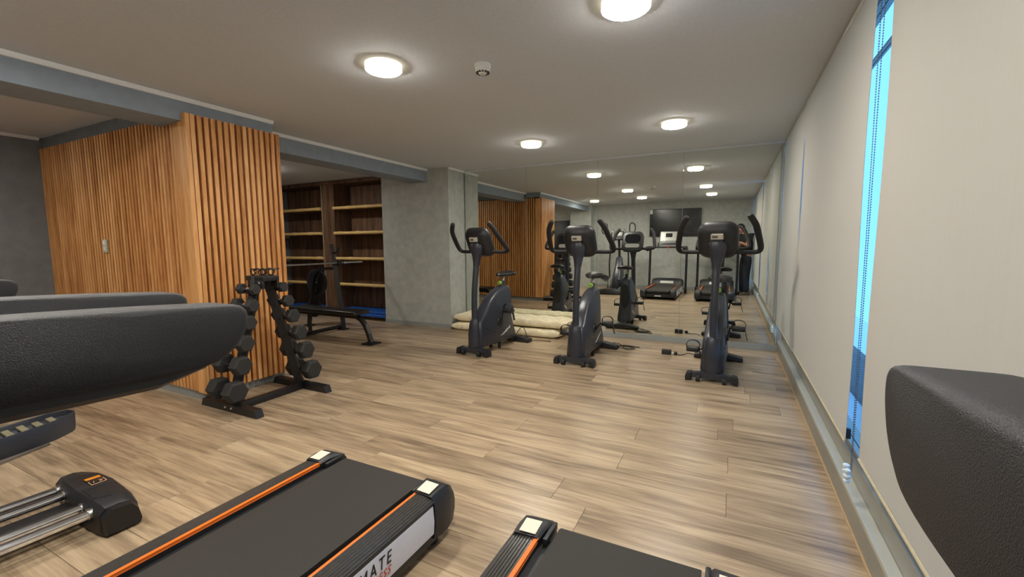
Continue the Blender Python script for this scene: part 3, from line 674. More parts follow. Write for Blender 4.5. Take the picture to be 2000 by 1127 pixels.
# loose leads and power adapter behind the bikes
def lead(pts, lb, r=0.005):
    bm = BM(); tube(bm, pts, r, seg=7, sub=6); o = obj('power_lead', bm, RUBBER); return tag(o, lb, 'cable', 'power leads behind the bikes')
lead([(-1.40, 5.66, 0.006), (-1.36, 5.67, 0.05), (-1.26, 5.66, 0.05), (-1.15, 5.58, 0.006), (-1.06, 5.66, 0.006), (-1.16, 5.75, 0.006), (-1.30, 5.70, 0.006), (-1.24, 5.62, 0.012), (-1.10, 5.63, 0.012), (-1.12, 5.72, 0.012), (-1.27, 5.74, 0.012), (-1.20, 5.80, 0.006), (-1.02, 5.76, 0.006)], 'coiled black power lead behind the middle exercise bike')
lead([(-0.36, 5.66, 0.006), (-0.42, 5.63, 0.02), (-0.48, 5.58, 0.008), (-0.545, 5.55, 0.010)], 'short black lead behind the bike nearest the window')
lead([(-2.66, 5.44, 0.10), (-2.60, 5.50, 0.20), (-2.55, 5.53, 0.12), (-2.53, 5.54, 0.008), (-2.40, 5.60, 0.006), (-2.2, 5.60, 0.006)], 'thin black lead trailing behind the bike by the pillar')
bm = BM(); box(bm, -0.055, 0.055, -0.032, 0.032, 0, 0.060, 0.006); o = obj('power_adapter', bm, BLACKP); o.location = (-0.66, 5.56, 0); tag(o, 'black box power adapter on the floor by the mirror', 'power adapter')
t = thing('plug', 'round black plug on the floor beside the power adapter', 'plug', (-0.555, 5.55, 0))
bm = BM(); sphere(bm, (0, 0, 0.024), 0.024, (1, 1, 1)); obj('body', bm, BLACKP, t)
for s in (-1, 1):
    bm = BM(); cyl(bm, (-0.02, s*0.008, 0.026), (-0.045, s*0.008, 0.026), 0.003, seg=8); obj('pin', bm, STEEL, t)

# ================================================================== CREAM MATS BY THE MIRROR
def cream(x0, x1, y0, y1, z0, z1, lb, seed):
    rnd = random.Random(seed); bm = BM(); NX = 40; rings = []
    for i in range(NX+1):
        f = i/NX; x = x0+(x1-x0)*f; e = min(f, 1-f)*NX; k = min(1.0, 0.45+0.30*e)
        hh = (z1-z0)/2; zc = (z0+z1)/2; yc = (y0+y1)/2; hw = (y1-y0)/2
        wob = 0.010*math.sin(f*17+seed)+0.008*math.sin(f*41+2*seed)
        ring = []
        for j in range(28):
            a = 2*math.pi*j/28; ca, sa = math.cos(a), math.sin(a)
            u = math.copysign(abs(ca)**0.35, ca); v = math.copysign(abs(sa)**0.55, sa)
            top = (0.008*math.sin(x*23+ca*5)+0.006*math.sin(ca*9+seed)) if sa > 0 else 0.0
            ring.append((x, yc+u*(hw*(0.97+0.03*k)-0.006+wob*0.6*(1 if ca < 0 else 0.2)), zc+v*hh*k+top*(1 if z0 > 0.1 else 0.4)))
        rings.append(ring)
    loft(bm, rings); o = obj('folded_mat', bm, CANVAS, angle=60); return tag(o, lb, 'mat', 'folded cream mats by the mirror')
cream(-3.975, -2.15, 5.76, 6.245, 0.0, 0.122, 'lower folded cream canvas mat on the floor by the mirror', 1.0)
cream(-3.955, -2.05, 5.80, 6.245, 0.138, 0.262, 'upper folded cream canvas mat stacked by the mirror', 2.3)

# ================================================================== DUMBBELL RACK
rk = thing('dumbbell_rack', 'black steel frame rack loaded with hex dumbbells before the slats', 'dumbbell rack', (-3.66, 2.43, 0))
def R(x, y, z): return (x+3.66, y-2.43, z)
for yy in (2.10, 2.765):
    bm = BM(); L0, L1 = -4.04, -3.29
    rings = []
    for x in (L0, L0+0.03, -3.66, L1-0.03, L1):
        e = 0.012 if x in (L0, L1) else 0.0
        rings.append([R(x, yy-0.032, 0.0), R(x, yy+0.032, 0.0), R(x+(-1 if x > -3.66 else 1)*e*2, yy+0.032, 0.062), R(x+(-1 if x > -3.66 else 1)*e*2, yy-0.032, 0.062)])
    loft(bm, rings); ft = obj('foot_bar', bm, BLACK, rk)
    for dx in (-0.035, 0.045):
        bm = BM(); sgn = -1 if yy < 2.4 else 1
        cyl(bm, R(-3.66+dx, yy+sgn*0.030, 0.036), R(-3.66+dx, yy+sgn*0.038, 0.036), 0.011, 0.009, 12); obj('bolt', bm, CHROME, ft)
bm = BM(); box(bm, 0.0, 0.06, -0.30, 0.31, 0.004, 0.058, 0.003); obj('cross_bar', bm, BLACK, rk)
legs = [((-3.66, 2.12, 0.06), (-3.66, 2.385, 1.09)), ((-3.66, 2.745, 0.06), (-3.66, 2.475, 1.09))]
for (a, b_) in legs:
    bm = BM(); tube(bm, [R(*a), R(*b_)], 0.048, seg=4, asp=0.85, up=(1, 1, 0)); obj('post', bm, BLACK, rk)
bm = BM(); box(bm, -0.11, 0.13, -0.075, 0.075, 1.06, 1.105, 0.006); tp = obj('top_plate', bm, BLACK, rk)
for s in (-1, 1):
    bm = BM(); obox(bm, (s*0.0+0.02, s*0.068, 1.03), (0.10, 0, 0), (0, 0.012, 0), (0, 0, 0.035), 0.004); obj('gusset', bm, BLACK, tp)
    bm = BM(); cyl(bm, (0.05+0.03, s*0.075, 1.045), (0.05+0.045, s*0.078, 1.045), 0.014, 0.010, 12); obj('bolt', bm, CHROME, tp)
# small collars and clips lying on the top plate
for k, (dx, dy) in enumerate(((-0.07, -0.03), (-0.02, 0.03), (0.035, -0.02), (0.09, 0.03))):
    c = thing('barbell_clip', 'black spring barbell clip lying on the dumbbell rack top, ' + ('end nearest the slats', 'second from the slats', 'third from the slats', 'end away from the slats')[k], 'barbell clip', (-3.66+dx, 2.43+dy, 1.105), 0.5*k, 'barbell clips on the rack top')
    bm = BM(); pts = [(0.026*math.cos(a), 0.0+0.008*(a/6.28)-0.004, 0.030+0.026*math.sin(a)) for a in [i*2*math.pi/14 for i in range(15)]]
    tube(bm, pts, 0.006, seg=6); obj('ring', bm, BLACK, c)
    for s in (-1, 1):
        bm = BM(); tube(bm, [(0.02, s*0.004, 0.045), (0.045, s*0.008, 0.058), (0.066, s*0.010, 0.056)], 0.007, seg=6); obj('lever', bm, BLACKP, c)
lev = ['lowest', 'second from the bottom', 'third from the bottom', 'fourth from the bottom', 'second from the top', 'topmost']
zl = [0.185, 0.385, 0.560, 0.725, 0.865, 0.995]
hexm = {}
def dumbbell(x, y, z, s, lb, rz):
    t = thing('hex_dumbbell', lb, 'dumbbell', (x, y, z), rz, 'hex dumbbells on the rack')
    L = 0.058+0.044*s; r = 0.048+0.044*s
    for sg in (-1, 1):
        bm = BM(); rings = []
        x0, x1 = sg*0.062, sg*(0.062+L)
        for xx, rr in ((x0, r*0.80), (x0+sg*0.012, r), (x1-sg*0.014, r), (x1, r*0.82)):
            rings.append([(xx, rr*math.cos(math.pi/3*k), rr*math.sin(math.pi/3*k)) for k in range(6)])
        loft(bm, rings); obj('head', bm, RUBBER, t, angle=20)
    bm = BM(); tube(bm, [(-0.066, 0, 0), (-0.03, 0, 0), (0, 0, 0), (0.03, 0, 0), (0.066, 0, 0)], [0.013, 0.015, 0.018, 0.015, 0.013], seg=14, sub=3); obj('handle', bm, CHROME, t)
for side, (a, b_) in enumerate(legs):
    for k in range(6):
        z = zl[k]; f = (z-0.06)/1.03; y = a[1]+(b_[1]-a[1])*f+(-0.085 if side == 0 else 0.085)*(1-0.35*f)
        s = 1.0-k/5.0
        # cradle plate under each dumbbell
        bm = BM(); y_c = y-2.43; yp = a[1]+(b_[1]-a[1])*f-2.43; zz = z-(0.022)
        obox(bm, ((0.0), (y_c+yp)/2, zz-0.006), (0.040, 0, 0), (0, abs(y_c-yp)/2+0.02, 0), (0, 0, 0.006), 0.003)
        for sx in (-1, 1): obox(bm, (sx*0.034, y_c, zz+0.006), (0.006, 0, 0), (0, 0.034, 0), (0, 0, 0.020), 0.002)
        obj('cradle', bm, BLACK, rk)
        dumbbell(-3.66, y, z, s, 'black hex dumbbell, %s on the rack leg %s' % (lev[k], 'beside the treadmills' if side == 0 else 'beside the bench'), random.uniform(-0.06, 0.06))

# ================================================================== BENCH, BARBELL, PLATES
YF, YN, YC = 5.04, 3.92, 4.44
bn = thing('weight_bench', 'black flat weight bench with barbell uprights by the shelves', 'weight bench', (-5.0, YC, 0))
def B(x, y, z): return (x+5.0, y-YC, z)
bm = BM(); rings = []
for x, k in ((-5.90, 0.86), (-5.885, 1.0), (-4.56, 1.0), (-4.545, 0.86)):
    rings.append([B(x, YC+u*k, 0.425+v*k) for u, v in rrect(0.30, 0.055, 0.02, 4)])
loft(bm, rings); obj('seat_pad', bm, VINYL, bn)
bm = BM(); tube(bm, [B(-6.0, YC, 0.365), B(-4.80, YC, 0.365), B(-4.62, YC, 0.350), B(-4.53, YC, 0.29), B(-4.47, YC, 0.20), B(-4.40, YC, 0.02)], 0.042, seg=4, asp=0.8, up=(0, 1, 0), sub=5); obj('main_beam', bm, BLACK, bn)
bm = BM(); box(bm, 0.51, 0.69, -0.10, 0.10, 0, 0.02, 0.004); obj('foot_plate', bm, BLACK, bn)
bm = BM(); tube(bm, [B(-5.62, YN, 0.05), B(-5.62, YF, 0.05)], 0.030, seg=4, up=(1, 0, 1)); obj('base_cross_bar', bm, BLACK, bn)
bm = BM(); tube(bm, [B(-5.62, YC, 0.05), B(-5.62, YC, 0.36)], 0.036, seg=4, up=(1, 1, 0)); obj('seat_support', bm, BLACK, bn)
bm = BM(); tube(bm, [B(-5.66, YN, 0.60), B(-5.66, YF, 0.60)], 0.022, seg=4, up=(1, 0, 1)) if False else box(bm, *[v for v in (0, 0, 0, 0, 0, 0)]) if False else cyl(bm, B(-6.36, YN, 0.28), B(-6.36, YF, 0.28), 0.022, seg=12); obj('rear_cross_bar', bm, BLACK, bn)
for yy in (YN, YF):
    bm = BM(); tube(bm, [B(-5.58, yy, 0.0), B(-5.62, yy, 0.40), B(-5.70, yy, 0.92), B(-5.775, yy, 1.38)], [0.048, 0.048, 0.046, 0.044], seg=4, asp=0.8, up=(1, 1, 0)); upo = obj('upright', bm, BLACK, bn)
    bm = BM(); box(bm, -0.68, -0.52, yy-YC-0.06, yy-YC+0.06, 0, 0.018, 0.004); obj('foot_plate', bm, BLACK, upo)
    bm = BM(); obox(bm, B(-5.655, yy, 1.055), (0.060, 0, -0.006), (0, 0.030, 0), (0, 0, 0.012), 0.004); obox(bm, B(-5.60, yy, 1.085), (0.010, 0, 0.004), (0, 0.030, 0), (-0.006, 0, 0.040), 0.004); obj('bar_hook', bm, BLACK, upo)
    bm = BM(); obox(bm, B(-5.69, yy, 1.245), (0.050, 0, 0.015), (0, 0.022, 0), (-0.004, 0, 0.012), 0.004); obox(bm, B(-5.635, yy, 1.285), (0.010, 0, 0.004), (0, 0.022, 0), (0.012, 0, 0.045), 0.004); obj('bar_hook', bm, BLACK, upo)
    bm = BM(); tube(bm, [B(-5.70, yy, 0.99), B(-5.90, yy, 0.985), B(-6.08, yy, 0.96), B(-6.19, yy, 0.88), B(-6.25, yy, 0.72), B(-6.32, yy, 0.40), B(-6.40, yy, 0.0)], 0.040, seg=4, asp=0.8, up=(0, 1, 0), sub=5); br = obj('rear_brace', bm, BLACK, bn)
    bm = BM(); box(bm, -1.48, -1.32, yy-YC-0.06, yy-YC+0.06, 0, 0.018, 0.004); obj('foot_plate', bm, BLACK, br)
    for z, x in ((0.74, -6.245), (0.31, -6.335)):
        s = 1 if yy == YF else -1
        bm = BM(); cyl(bm, B(x, yy, z), B(x, yy+s*0.16, z), 0.014, seg=12); obj('plate_peg', bm, STEEL, br)
def plate(x, y, z, r, lb):
    t = thing('weight_plate', lb, 'weight plate', (x, y, z), 0, 'weight plates hung on the bench')
    bm = BM(); prof = [(0.016, 0.010), (0.05, 0.010), (0.055, 0.006), (r*0.72, 0.005), (r*0.78, 0.013), (r*0.97, 0.013), (r, 0.009)]
    pr = [(a, b_) for a, b_ in prof]+[(a, -b_) for a, b_ in prof[::-1]]
    rings = []
    for k in range(40):
        a = 2*math.pi*k/40; rings.append([(q*math.cos(a), w_, q*math.sin(a)) for q, w_ in pr])
    loft(bm, rings, closed=True); obj('disc', bm, BLACKP, t, angle=35)
    bm = BM(); rings = []
    for k in range(24):
        a = 2*math.pi*k/24; rings.append([(q*math.cos(a), w_, q*math.sin(a)) for q, w_ in ((0.0152, 0.013), (0.026, 0.013), (0.026, -0.013), (0.0152, -0.013))])
    loft(bm, rings, closed=True); obj('hub_ring', bm, STEEL, t)
plate(-6.245, YF+0.060, 0.74-0.0, 0.225, 'large black weight plate on the upper bench peg, next to the upright')
plate(-6.245, YF+0.092, 0.74-0.0, 0.215, 'black weight plate on the upper bench peg, against the shelves')
plate(-6.335, YF+0.060, 0.31, 0.165, 'small black weight plate on the lower bench peg, next to the upright')
plate(-6.335, YF+0.092, 0.31, 0.155, 'small black weight plate on the lower bench peg, against the shelves')
bb_ = thing('barbell', 'bare steel barbell resting on the bench uprights', 'barbell', (-5.635, 4.48, 1.082))
bm = BM(); cyl(bm, (0, -0.66, 0), (0, 0.66, 0), 0.014, seg=16); obj('shaft', bm, STEEL, bb_)
for s in (-1, 1):
    bm = BM(); cyl(bm, (0, s*0.655, 0), (0, s*0.685, 0), 0.030, seg=20); obj('collar', bm, CHROME, bb_)
    bm = BM(); cyl(bm, (0, s*0.685, 0), (0, s*1.06, 0), 0.018, 0.016, seg=16); obj('sleeve', bm, CHROME, bb_)

# ================================================================== ELLIPTICAL TRAINER
el = thing('elliptical_trainer', 'black elliptical trainer with chrome rails beside the treadmill', 'elliptical trainer', (-2.87, 1.005, 0), -0.05)
# local: y=0 at the rear cap, machine towards -y
def cap_ring(y, hw, top, bot, r):
    return [(u, y, (top+bot)/2+v) for u, v in rrect(2*hw, top-bot, r, 5)]
bm = BM(); rings = []
for x, yb, yf, top in ((-0.335, -0.085, -0.055, 0.085), (-0.325, -0.115, -0.020, 0.110), (-0.28, -0.135, 0.005, 0.140), (-0.15, -0.15, 0.035, 0.155), (0.0, -0.155, 0.045, 0.160), (0.15, -0.15, 0.040, 0.158), (0.265, -0.14, 0.022, 0.150), (0.285, -0.135, 0.015, 0.135)):
    pr = [(yb, 0.030), (yb+0.006, 0.006), (yf-0.02, 0.0), (yf, 0.020), (yf-0.006, top*0.62), (yf-0.035, top*0.93), ((yb+yf)/2, top), (yb+0.022, top*0.98), (yb, top*0.80)]
    rings.append([(x, a, b_) for a, b_ in pr])
loft(bm, rings); rc = obj('rear_cap', bm, BLACKP, el, angle=38)
bm = BM(); rings = []
for x in (0.286, 0.318):
    k = 1.0 if x < 0.3 else 0.90
    pr = [(-0.13, 0.006), (0.012, 0.004), (0.020, 0.030), (0.008, 0.090), (-0.02, 0.128), (-0.10, 0.136), (-0.134, 0.10)]
    rings.append([(x, -0.06+(a+0.06)*k, 0.07+(b_-0.07)*k) for a, b_ in pr])
loft(bm, rings); obj('side_cap', bm, BLACK, rc)
bm = BM(); obox(bm, (-0.035, -0.050, 0.1605), (0.040, 0, 0.0012), (0, 0.030, -0.001), (0, 0, 0.0012)); lg = obj('logo_plate', bm, mat('logo_dark', (40, 30, 24), 0.5), rc)
bm = BM(); obox(bm, (-0.060, -0.050, 0.1618), (0.015, 0, 0.0008), (0, 0.030, -0.001), (0, 0, 0.0010)); obj('logo_orange', bm, mat('logo_orange', (240, 150, 40), 0.5), lg)
bm = BM()
for q in (((-0.004, -0.021), (0.044, -0.021)), ((-0.004, -0.079), (0.044, -0.079)), ((0.044, -0.021), (0.044, -0.079)), ((0.004, -0.04), (0.018, -0.03)), ((0.018, -0.03), (0.030, -0.045)), ((0.006, -0.06), (0.026, -0.066))):
    a, b_ = q; tube(bm, [(a[0]-0.035+0.02, a[1], 0.1630), (b_[0]-0.035+0.02, b_[1], 0.1630)], 0.0016, seg=5)
obj('logo_lines', bm, mat('logo_pink', (226, 176, 140), 0.5), lg)
bm = BM(); tube(bm, [(0.06, -0.01, 0.158), (0.06, -0.115, 0.164), (0.18, -0.12, 0.162), (0.21, -0.06, 0.156)], 0.0018, seg=5); obj('panel_line', bm, GREYP, rc)
for x in (-0.195, -0.105, 0.125, 0.215):
    bm = BM(); cyl(bm, (x, -1.02, 0.105), (x, -0.13, 0.105), 0.022, seg=20); rl = obj('chrome_rail', bm, CHROME, el)
    bm = BM(); cyl(bm, (x, -0.155, 0.105), (x, -0.125, 0.105), 0.028, 0.026, 18); obj('rail_socket', bm, STEEL, rl)
bm = BM(); box(bm, -0.065, 0.085, -1.85, -0.14, 0.035, 0.085, 0.006); obj('centre_beam', bm, BLACK, el)
bm = BM(); cyl(bm, (-0.30, -1.80, 0.04), (0.30, -1.80, 0.04), 0.038, seg=14); obj('front_stabiliser', bm, BLACK, el)
# drive housing
bm = BM(); P = [(-1.75, 0.07), (-1.80, 0.30), (-1.72, 0.62), (-1.60, 0.86), (-1.50, 0.98), (-1.42, 0.96), (-1.36, 0.78), (-1.20, 0.60), (-1.05, 0.42), (-0.98, 0.25), (-0.99, 0.07)]
puff(bm, P, 0.13, inset=0.06, wfun=lambda yy, zz: 1.1-0.45*zz); obj('drive_housing', bm, GREYP, el, angle=45)
bm = BM(); tube(bm, [(0, -1.50, 0.90), (0, -1.44, 1.20), (0, -1.36, 1.52)], 0.034, seg=14); obj('mast', bm, BLACK, el)
up = Vector((0, -0.45, 0.893)); mw = frame((0, -1.33, 1.60), (-1, 0, 0), up)
bm = BM(); rings = []
for z, wv, hv, r in ((-0.05, 0.18, 0.18, 0.05), (-0.01, 0.30, 0.28, 0.06), (0.012, 0.29, 0.27, 0.06)): rings.append([mw @ Vector((u, v, z)) for u, v in rrect(wv, hv, r)])
loft(bm, rings); con = obj('console', bm, BLACKP, el)
bm = BM(); obox(bm, mw @ Vector((0, 0.03, 0.014)), (0.09, 0, 0), up*0.055, Vector((0, 0.893, 0.45))*0.004, 0.002); obj('display', bm, SILVER, con)
for s in (-1, 1):
    bm = BM(); tube(bm, [(s*0.03, -1.36, 1.47), (s*0.14, -1.30, 1.47), (s*0.19, -1.28, 1.54), (s*0.20, -1.30, 1.66), (s*0.15, -1.36, 1.76)], 0.017, seg=10, sub=4); fh = obj('fixed_handle', bm, GRIP, el)
    bm = BM(); tube(bm, [(s*0.200, -1.295, 1.62), (s*0.192, -1.315, 1.69), (s*0.165, -1.345, 1.742)], 0.019, seg=10, sub=3); obj('pulse_sensor', bm, STEEL, fh)
    # swinging arm with loop grip
    sw_ = -0.10 if s < 0 else 0.08
    bm = BM(); tube(bm, [(s*0.26, -1.40, 0.34), (s*0.28, -1.40+sw_*0.2, 0.75), (s*0.27, -1.42+sw_*0.5, 1.10), (s*0.27, -1.36+sw_, 1.32), (s*0.34, -1.20+sw_, 1.62)], 0.022, seg=12, sub=5); sa = obj('swing_arm', bm, BLACK, el)
    b0 = Vector((s*0.34, -1.20+sw_, 1.60))
    bm = BM(); tube(bm, [b0, b0+Vector((0, 0.02, 0.14)), b0+Vector((0, -0.02, 0.30)), b0+Vector((s*0.06, -0.06, 0.34)), b0+Vector((s*0.13, -0.05, 0.28)), b0+Vector((s*0.15, 0, 0.14)), b0+Vector((s*0.09, 0.02, 0.03))], 0.016, seg=10, sub=4, closed=False); obj('loop_grip', bm, GRIP, sa)
    # pedal arm and foot plate
    yb = -0.085 if s < 0 else -0.50; zp = 0.44 if s < 0 else 0.30; xc = s*0.18
    bm = BM(); tube(bm, [(xc, yb-0.08, zp-0.055), (xc, yb-0.40, zp-0.10), (xc, yb-0.75, zp-0.06), (xc*1.4, -1.40, 0.36)], 0.024, seg=10, sub=4, asp=0.8); pa = obj('pedal_arm', bm, STEEL if s < 0 else BLACK, el)
    for dx in (-0.045, 0.045):
        bm = BM(); cyl(bm, (s*0.15+dx-0.012, -0.80, 0.157), (s*0.15+dx+0.012, -0.80, 0.157), 0.030, seg=18); box(bm, s*0.15+dx-0.006, s*0.15+dx+0.006, -0.815, -0.785, 0.157, zp-0.10); obj('roller', bm, RUBBER, pa)
    bm = BM(); pl = [(-0.085, -0.42), (0.085, -0.42), (0.095, -0.20), (0.088, -0.08), (0.050, 0.0), (0.020, 0.022), (-0.040, 0.010), (-0.080, -0.06), (-0.095, -0.20)]
    rings = [[(xc+u*k, yb+v*k-0.0, zp+z_+0.10*(v+0.2)) for u, v in pl] for z_, k in ((-0.050, 0.86), (-0.020, 0.98), (0.030, 1.03), (0.050, 0.99), (0.050, 0.88), (0.024, 0.80))]
    loft(bm, rings); fp = obj('foot_plate', bm, GREYP, el, angle=40)
    for k in range(7):
        yy = -0.36+0.050*k; hw = 0.064 if k < 5 else 0.048
        bm = BM(); obox(bm, (xc, yb+yy, zp+0.030+0.10*(yy+0.2)), (hw, 0, 0), (0, 0.013, 0.0013), (0, 0, 0.006), 0.003); obj('tread_rib', bm, mat('olive_tread', (112, 106, 82), 0.8), fp)

# ================================================================== TELEVISION
tv = thing('television', 'large black flat television mounted on the grey wall', 'television', (-1.50, YB+0.003, 1.57))
bm = BM(); box(bm, -0.715, 0.715, 0.03, 0.075, 0.0, 0.79, 0.006); obj('case', bm, BLACK, tv)
bm = BM(); box(bm, -0.70, 0.70, 0.073, 0.077, 0.018, 0.775); obj('screen', bm, SCREEN, tv)
bm = BM(); box(bm, -0.22, 0.22, 0.0, 0.03, 0.2, 0.6, 0.003); obj('wall_bracket', bm, BLACK, tv)
bm = BM(); box(bm, -0.71, -0.635, 0.077, 0.0785, 0.655, 0.780); obj('corner_sticker', bm, WHITE, tv)

# ================================================================== PERSON WITH PHONE
CAMP = Vector((0, 0, CAM_H))
ph = thing('phone', 'dark phone held up by the person in black', 'phone', CAMP-FWD*0.016+RIGHT*0.055+DOWN*0.0)
ph.matrix_world = frame(CAMP-FWD*0.016+RIGHT*0.055, RIGHT, -DOWN)
bm = BM(); rings = [[(u, v, z) for u, v in rrect(0.158, 0.075, 0.010, 4)] for z in (-0.004, 0.004)]
loft(bm, rings); obj('body', bm, BLACKP, ph)
bm = BM(); rings = [[(u, v, z) for u, v in rrect(0.150, 0.068, 0.008, 4)] for z in (0.004, 0.0046)]
loft(bm, rings); obj('screen', bm, SCREEN, ph)
for k in (0.018, -0.006):
    bm = BM(); cyl(bm, (-0.062, k, -0.0055), (-0.062, k, -0.004), 0.0075, seg=16); obj('lens', bm, SCREEN, ph)

per = thing('person', 'person in black t-shirt and dark jeans raising a phone by the blinds', 'person', (0.37, -0.28, 0))
PO = Vector((0.37, -0.28, 0))
def skin_mesh(name, verts, edges, radii, m, root, sub=2):
    me = bpy.data.meshes.new(name); me.from_pydata([Vector(v)-PO for v in verts], edges, [])
    o = bpy.data.objects.new(name, me); COL.objects.link(o)
    sk = o.modifiers.new('skin', 'SKIN'); sk.use_smooth_shade = True
    for i, r in enumerate(radii):
        d = me.skin_vertices[0].data[i]; d.radius = r if isinstance(r, tuple) else (r, r); d.use_root = (i == root)
    sb = o.modifiers.new('sub', 'SUBSURF'); sb.levels = sub; sb.render_levels = sub
    dg = bpy.context.evaluated_depsgraph_get(); dg.update()
    nm = bpy.data.meshes.new_from_object(o.evaluated_get(dg)); bpy.data.objects.remove(o)
    nm.name = name; nm.materials.clear(); nm.materials.append(m)
    for p in nm.polygons: p.use_smooth = True
    r = bpy.data.objects.new(name, nm); COL.objects.link(r); r.parent = per
    return r
Fd = Vector((-0.90, 0.43, 0)).normalized(); Sd = Vector((-Fd.y, Fd.x, 0))   # facing, and the person's left
pel = Vector((0.365, -0.31, 1.01)); chest = pel+Fd*0.03+Vector((0, 0, 0.43)); neck = chest+Fd*0.055+Vector((0, 0, 0.155))
shL = chest+Sd*-0.195+Vector((0, 0, 0.09)); shR = chest+Sd*0.195+Vector((0, 0, 0.09))
gripR = CAMP-FWD*0.035+RIGHT*0.135+Vector((0, 0, -0.005)); gripL = CAMP-FWD*0.045+RIGHT*0.045+DOWN*0.050
if (shL-gripR).length > (shR-gripR).length: hA, hB = gripR, gripL   # hand on the shR side holds the window-side end
else: hA, hB = gripL, gripR
wrA = hA+(shR-hA).normalized()*0.085+Vector((0, 0, -0.03)); wrB = hB+(shL-hB).normalized()*0.085+Vector((0, 0, -0.03))
elA = (shR+wrA)/2+Vector((0.06, -0.03, -0.17)); elB = (shL+wrB)/2+Vector((0.05, -0.06, -0.17))
hipL = pel+Sd*-0.085; hipR = pel+Sd*0.085
kneeL = hipL+Fd*0.03+Vector((0, 0, -0.47)); kneeR = hipR+Fd*0.05+Vector((0, 0, -0.47))
ankL = kneeL-Fd*0.02+Vector((0.0, 0, -0.45)); ankR = kneeR-Fd*0.01+Vector((0, 0, -0.45))
headc = neck+Fd*0.085+Vector((0, 0, 0.120))
V = [pel, pel+Fd*0.01+Vector((0, 0, 0.18)), chest, neck, neck+Fd*0.03+Vector((0, 0, 0.06)), shR, elA, wrA, shL, elB, wrB, hipR, kneeR, ankR, hipL, kneeL, ankL]
Ed = [(0, 1), (1, 2), (2, 3), (3, 4), (2, 5), (5, 6), (6, 7), (2, 8), (8, 9), (9, 10), (0, 11), (11, 12), (12, 13), (0, 14), (14, 15), (15, 16)]
Rd = [(0.13, 0.115), (0.125, 0.11), (0.135, 0.12), 0.062, 0.058, 0.066, 0.050, 0.032, 0.066, 0.050, 0.032, 0.085, 0.055, 0.038, 0.085, 0.055, 0.038]
body = skin_mesh('body', V, Ed, Rd, SKIN, 0)
# head with face
def oriented(c, f):
    z = Vector((0, 0, 1)); f = f.normalized(); s_ = z.cross(f).normalized(); u = f.cross(s_)
    return Matrix((s_, f, u)).transposed()
look = (Vector((0.03, -0.02, 1.36))-headc); RH = oriented(headc, Vector((look.x, look.y, look.z*0.6)))
bm = BM(); sphere(bm, (0, 0, 0), 1.0, (0.075, 0.095, 0.115), 20, 14)
for v in bm.verts:
    if v.co.z < 0: v.co.x *= 1-0.28*(-v.co.z/0.115); v.co.y = v.co.y*(1-0.16*(-v.co.z/0.115))+0.012*(-v.co.z/0.115)
tube(bm, [(0, 0.088, 0.012), (0, 0.110, -0.028), (0, 0.092, -0.036)], [0.008, 0.014, 0.010], seg=8)
for s in (-1, 1): sphere(bm, (s*0.074, -0.005, -0.01), 1.0, (0.010, 0.020, 0.032), 10, 8)
tube(bm, [(0, -0.015, -0.06), (0, -0.03, -0.15)], [0.050, 0.052], seg=14)
for v in bm.verts: v.co = RH @ v.co+headc-PO
hd = obj('head', bm, SKIN, per, angle=70)
for s in (-1, 1):
    bm = BM(); sphere(bm, RH @ Vector((s*0.030, 0.082, 0.010))+headc-PO, 1.0, (0.012, 0.012, 0.010), 10, 8); obj('eye', bm, INK, hd)
bm = BM(); tube(bm, [RH @ Vector(p)+headc-PO for p in ((-0.024, 0.078, -0.062), (0, 0.088, -0.060), (0.024, 0.078, -0.062))], 0.005, seg=6); obj('mouth', bm, mat('lips', (150, 84, 76), 0.6), hd)
bm = BM(); sphere(bm, (0, -0.012, 0.020), 1.0, (0.084, 0.100, 0.108), 20, 14)
kill = [v for v in bm.verts if (v.co.y > 0.045 and v.co.z < 0.062) or v.co.z < -0.005]
bmesh.ops.delete(bm, geom=kill, context='VERTS')
for v in bm.verts: v.co = RH @ v.co+headc-PO
hr = obj('hair', bm, HAIR, per, angle=70); so = hr.modifiers.new('solid', 'SOLIDIFY'); so.thickness = 0.008
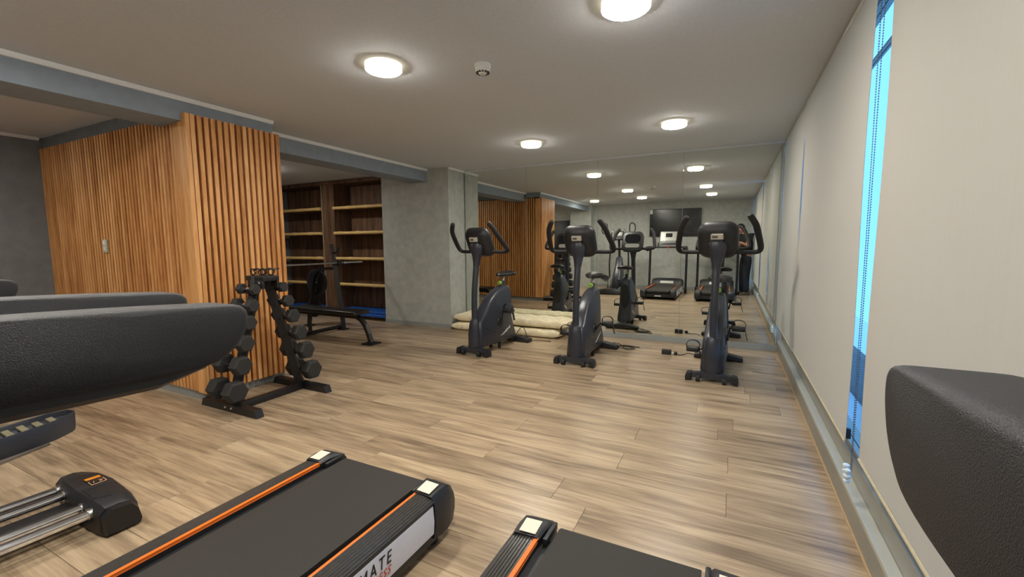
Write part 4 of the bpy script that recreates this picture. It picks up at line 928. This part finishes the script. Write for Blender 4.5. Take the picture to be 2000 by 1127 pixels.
# hands: palm, four fingers and a thumb closing on the phone
def hand(c, wr, side):
    bm = BM(); d = (c-wr).normalized()
    tube(bm, [wr-PO, wr+d*0.04-PO, c-d*0.015-PO], [0.024, 0.034, 0.030], seg=12, sub=3, asp=0.6, up=-DOWN)
    for k, L in enumerate((0.070, 0.078, 0.072, 0.058)):
        o0 = c-d*0.02-DOWN*(0.026-0.018*k)+FWD*0.006
        tube(bm, [o0-PO, o0+d*0.02+FWD*0.020-PO, o0+d*(L*0.55)+FWD*0.024-PO, o0+d*L*0.85+FWD*0.020-PO], [0.009, 0.0088, 0.008, 0.006], seg=8, sub=3)
    o0 = wr+d*0.035-DOWN*0.020
    tube(bm, [o0-PO, o0+d*0.03-DOWN*0.022-FWD*0.006-PO, o0+d*0.058-DOWN*0.020-FWD*0.006-PO], [0.012, 0.011, 0.008], seg=8, sub=3)
    return obj('hand', bm, SKIN, per, angle=70)
hand(hA, wrA, 1); hand(hB, wrB, -1)
# clothes
slA = shR+(elA-shR)*0.62; slB = shL+(elB-shL)*0.62
skin_mesh('t_shirt', [pel+Vector((0, 0, -0.04)), pel+Fd*0.01+Vector((0, 0, 0.18)), chest, neck+Vector((0, 0, -0.015)), shR, slA, shL, slB], [(0, 1), (1, 2), (2, 3), (2, 4), (4, 5), (2, 6), (6, 7)],
          [(0.165, 0.155), (0.162, 0.155), (0.165, 0.155), 0.072, 0.095, 0.076, 0.095, 0.076], SHIRT, 0)
skin_mesh('jeans', [pel+Vector((0, 0, 0.06)), pel+Vector((0, 0, -0.03)), hipR+Vector((0, 0, -0.06)), kneeR, ankR+Vector((0, 0, -0.02)), hipL+Vector((0, 0, -0.06)), kneeL, ankL+Vector((0, 0, -0.02))], [(0, 1), (1, 2), (2, 3), (3, 4), (1, 5), (5, 6), (6, 7)],
          [(0.158, 0.150), (0.158, 0.150), 0.115, 0.084, 0.070, 0.115, 0.084, 0.070], JEANS, 0)
for a in (ankR, ankL):
    f = Vector((-0.97, 0.24, 0)).normalized(); s_ = Vector((-f.y, f.x, 0)); bm = BM(); rings = []
    for d, hw, top in ((-0.075, 0.030, 0.085), (-0.05, 0.038, 0.105), (0.02, 0.042, 0.095), (0.10, 0.048, 0.062), (0.145, 0.046, 0.048), (0.175, 0.030, 0.036)):
        c = Vector((a.x, a.y, 0))+f*d-PO
        rings.append([c+s_*u+Vector((0, 0, v)) for u, v in ((-hw, 0.004), (-hw*0.9, 0.0), (hw*0.9, 0.0), (hw, 0.004), (hw, top*0.55), (hw*0.6, top), (-hw*0.6, top), (-hw, top*0.55))])
    loft(bm, rings); obj('shoe', bm, SHOE, per, angle=60)
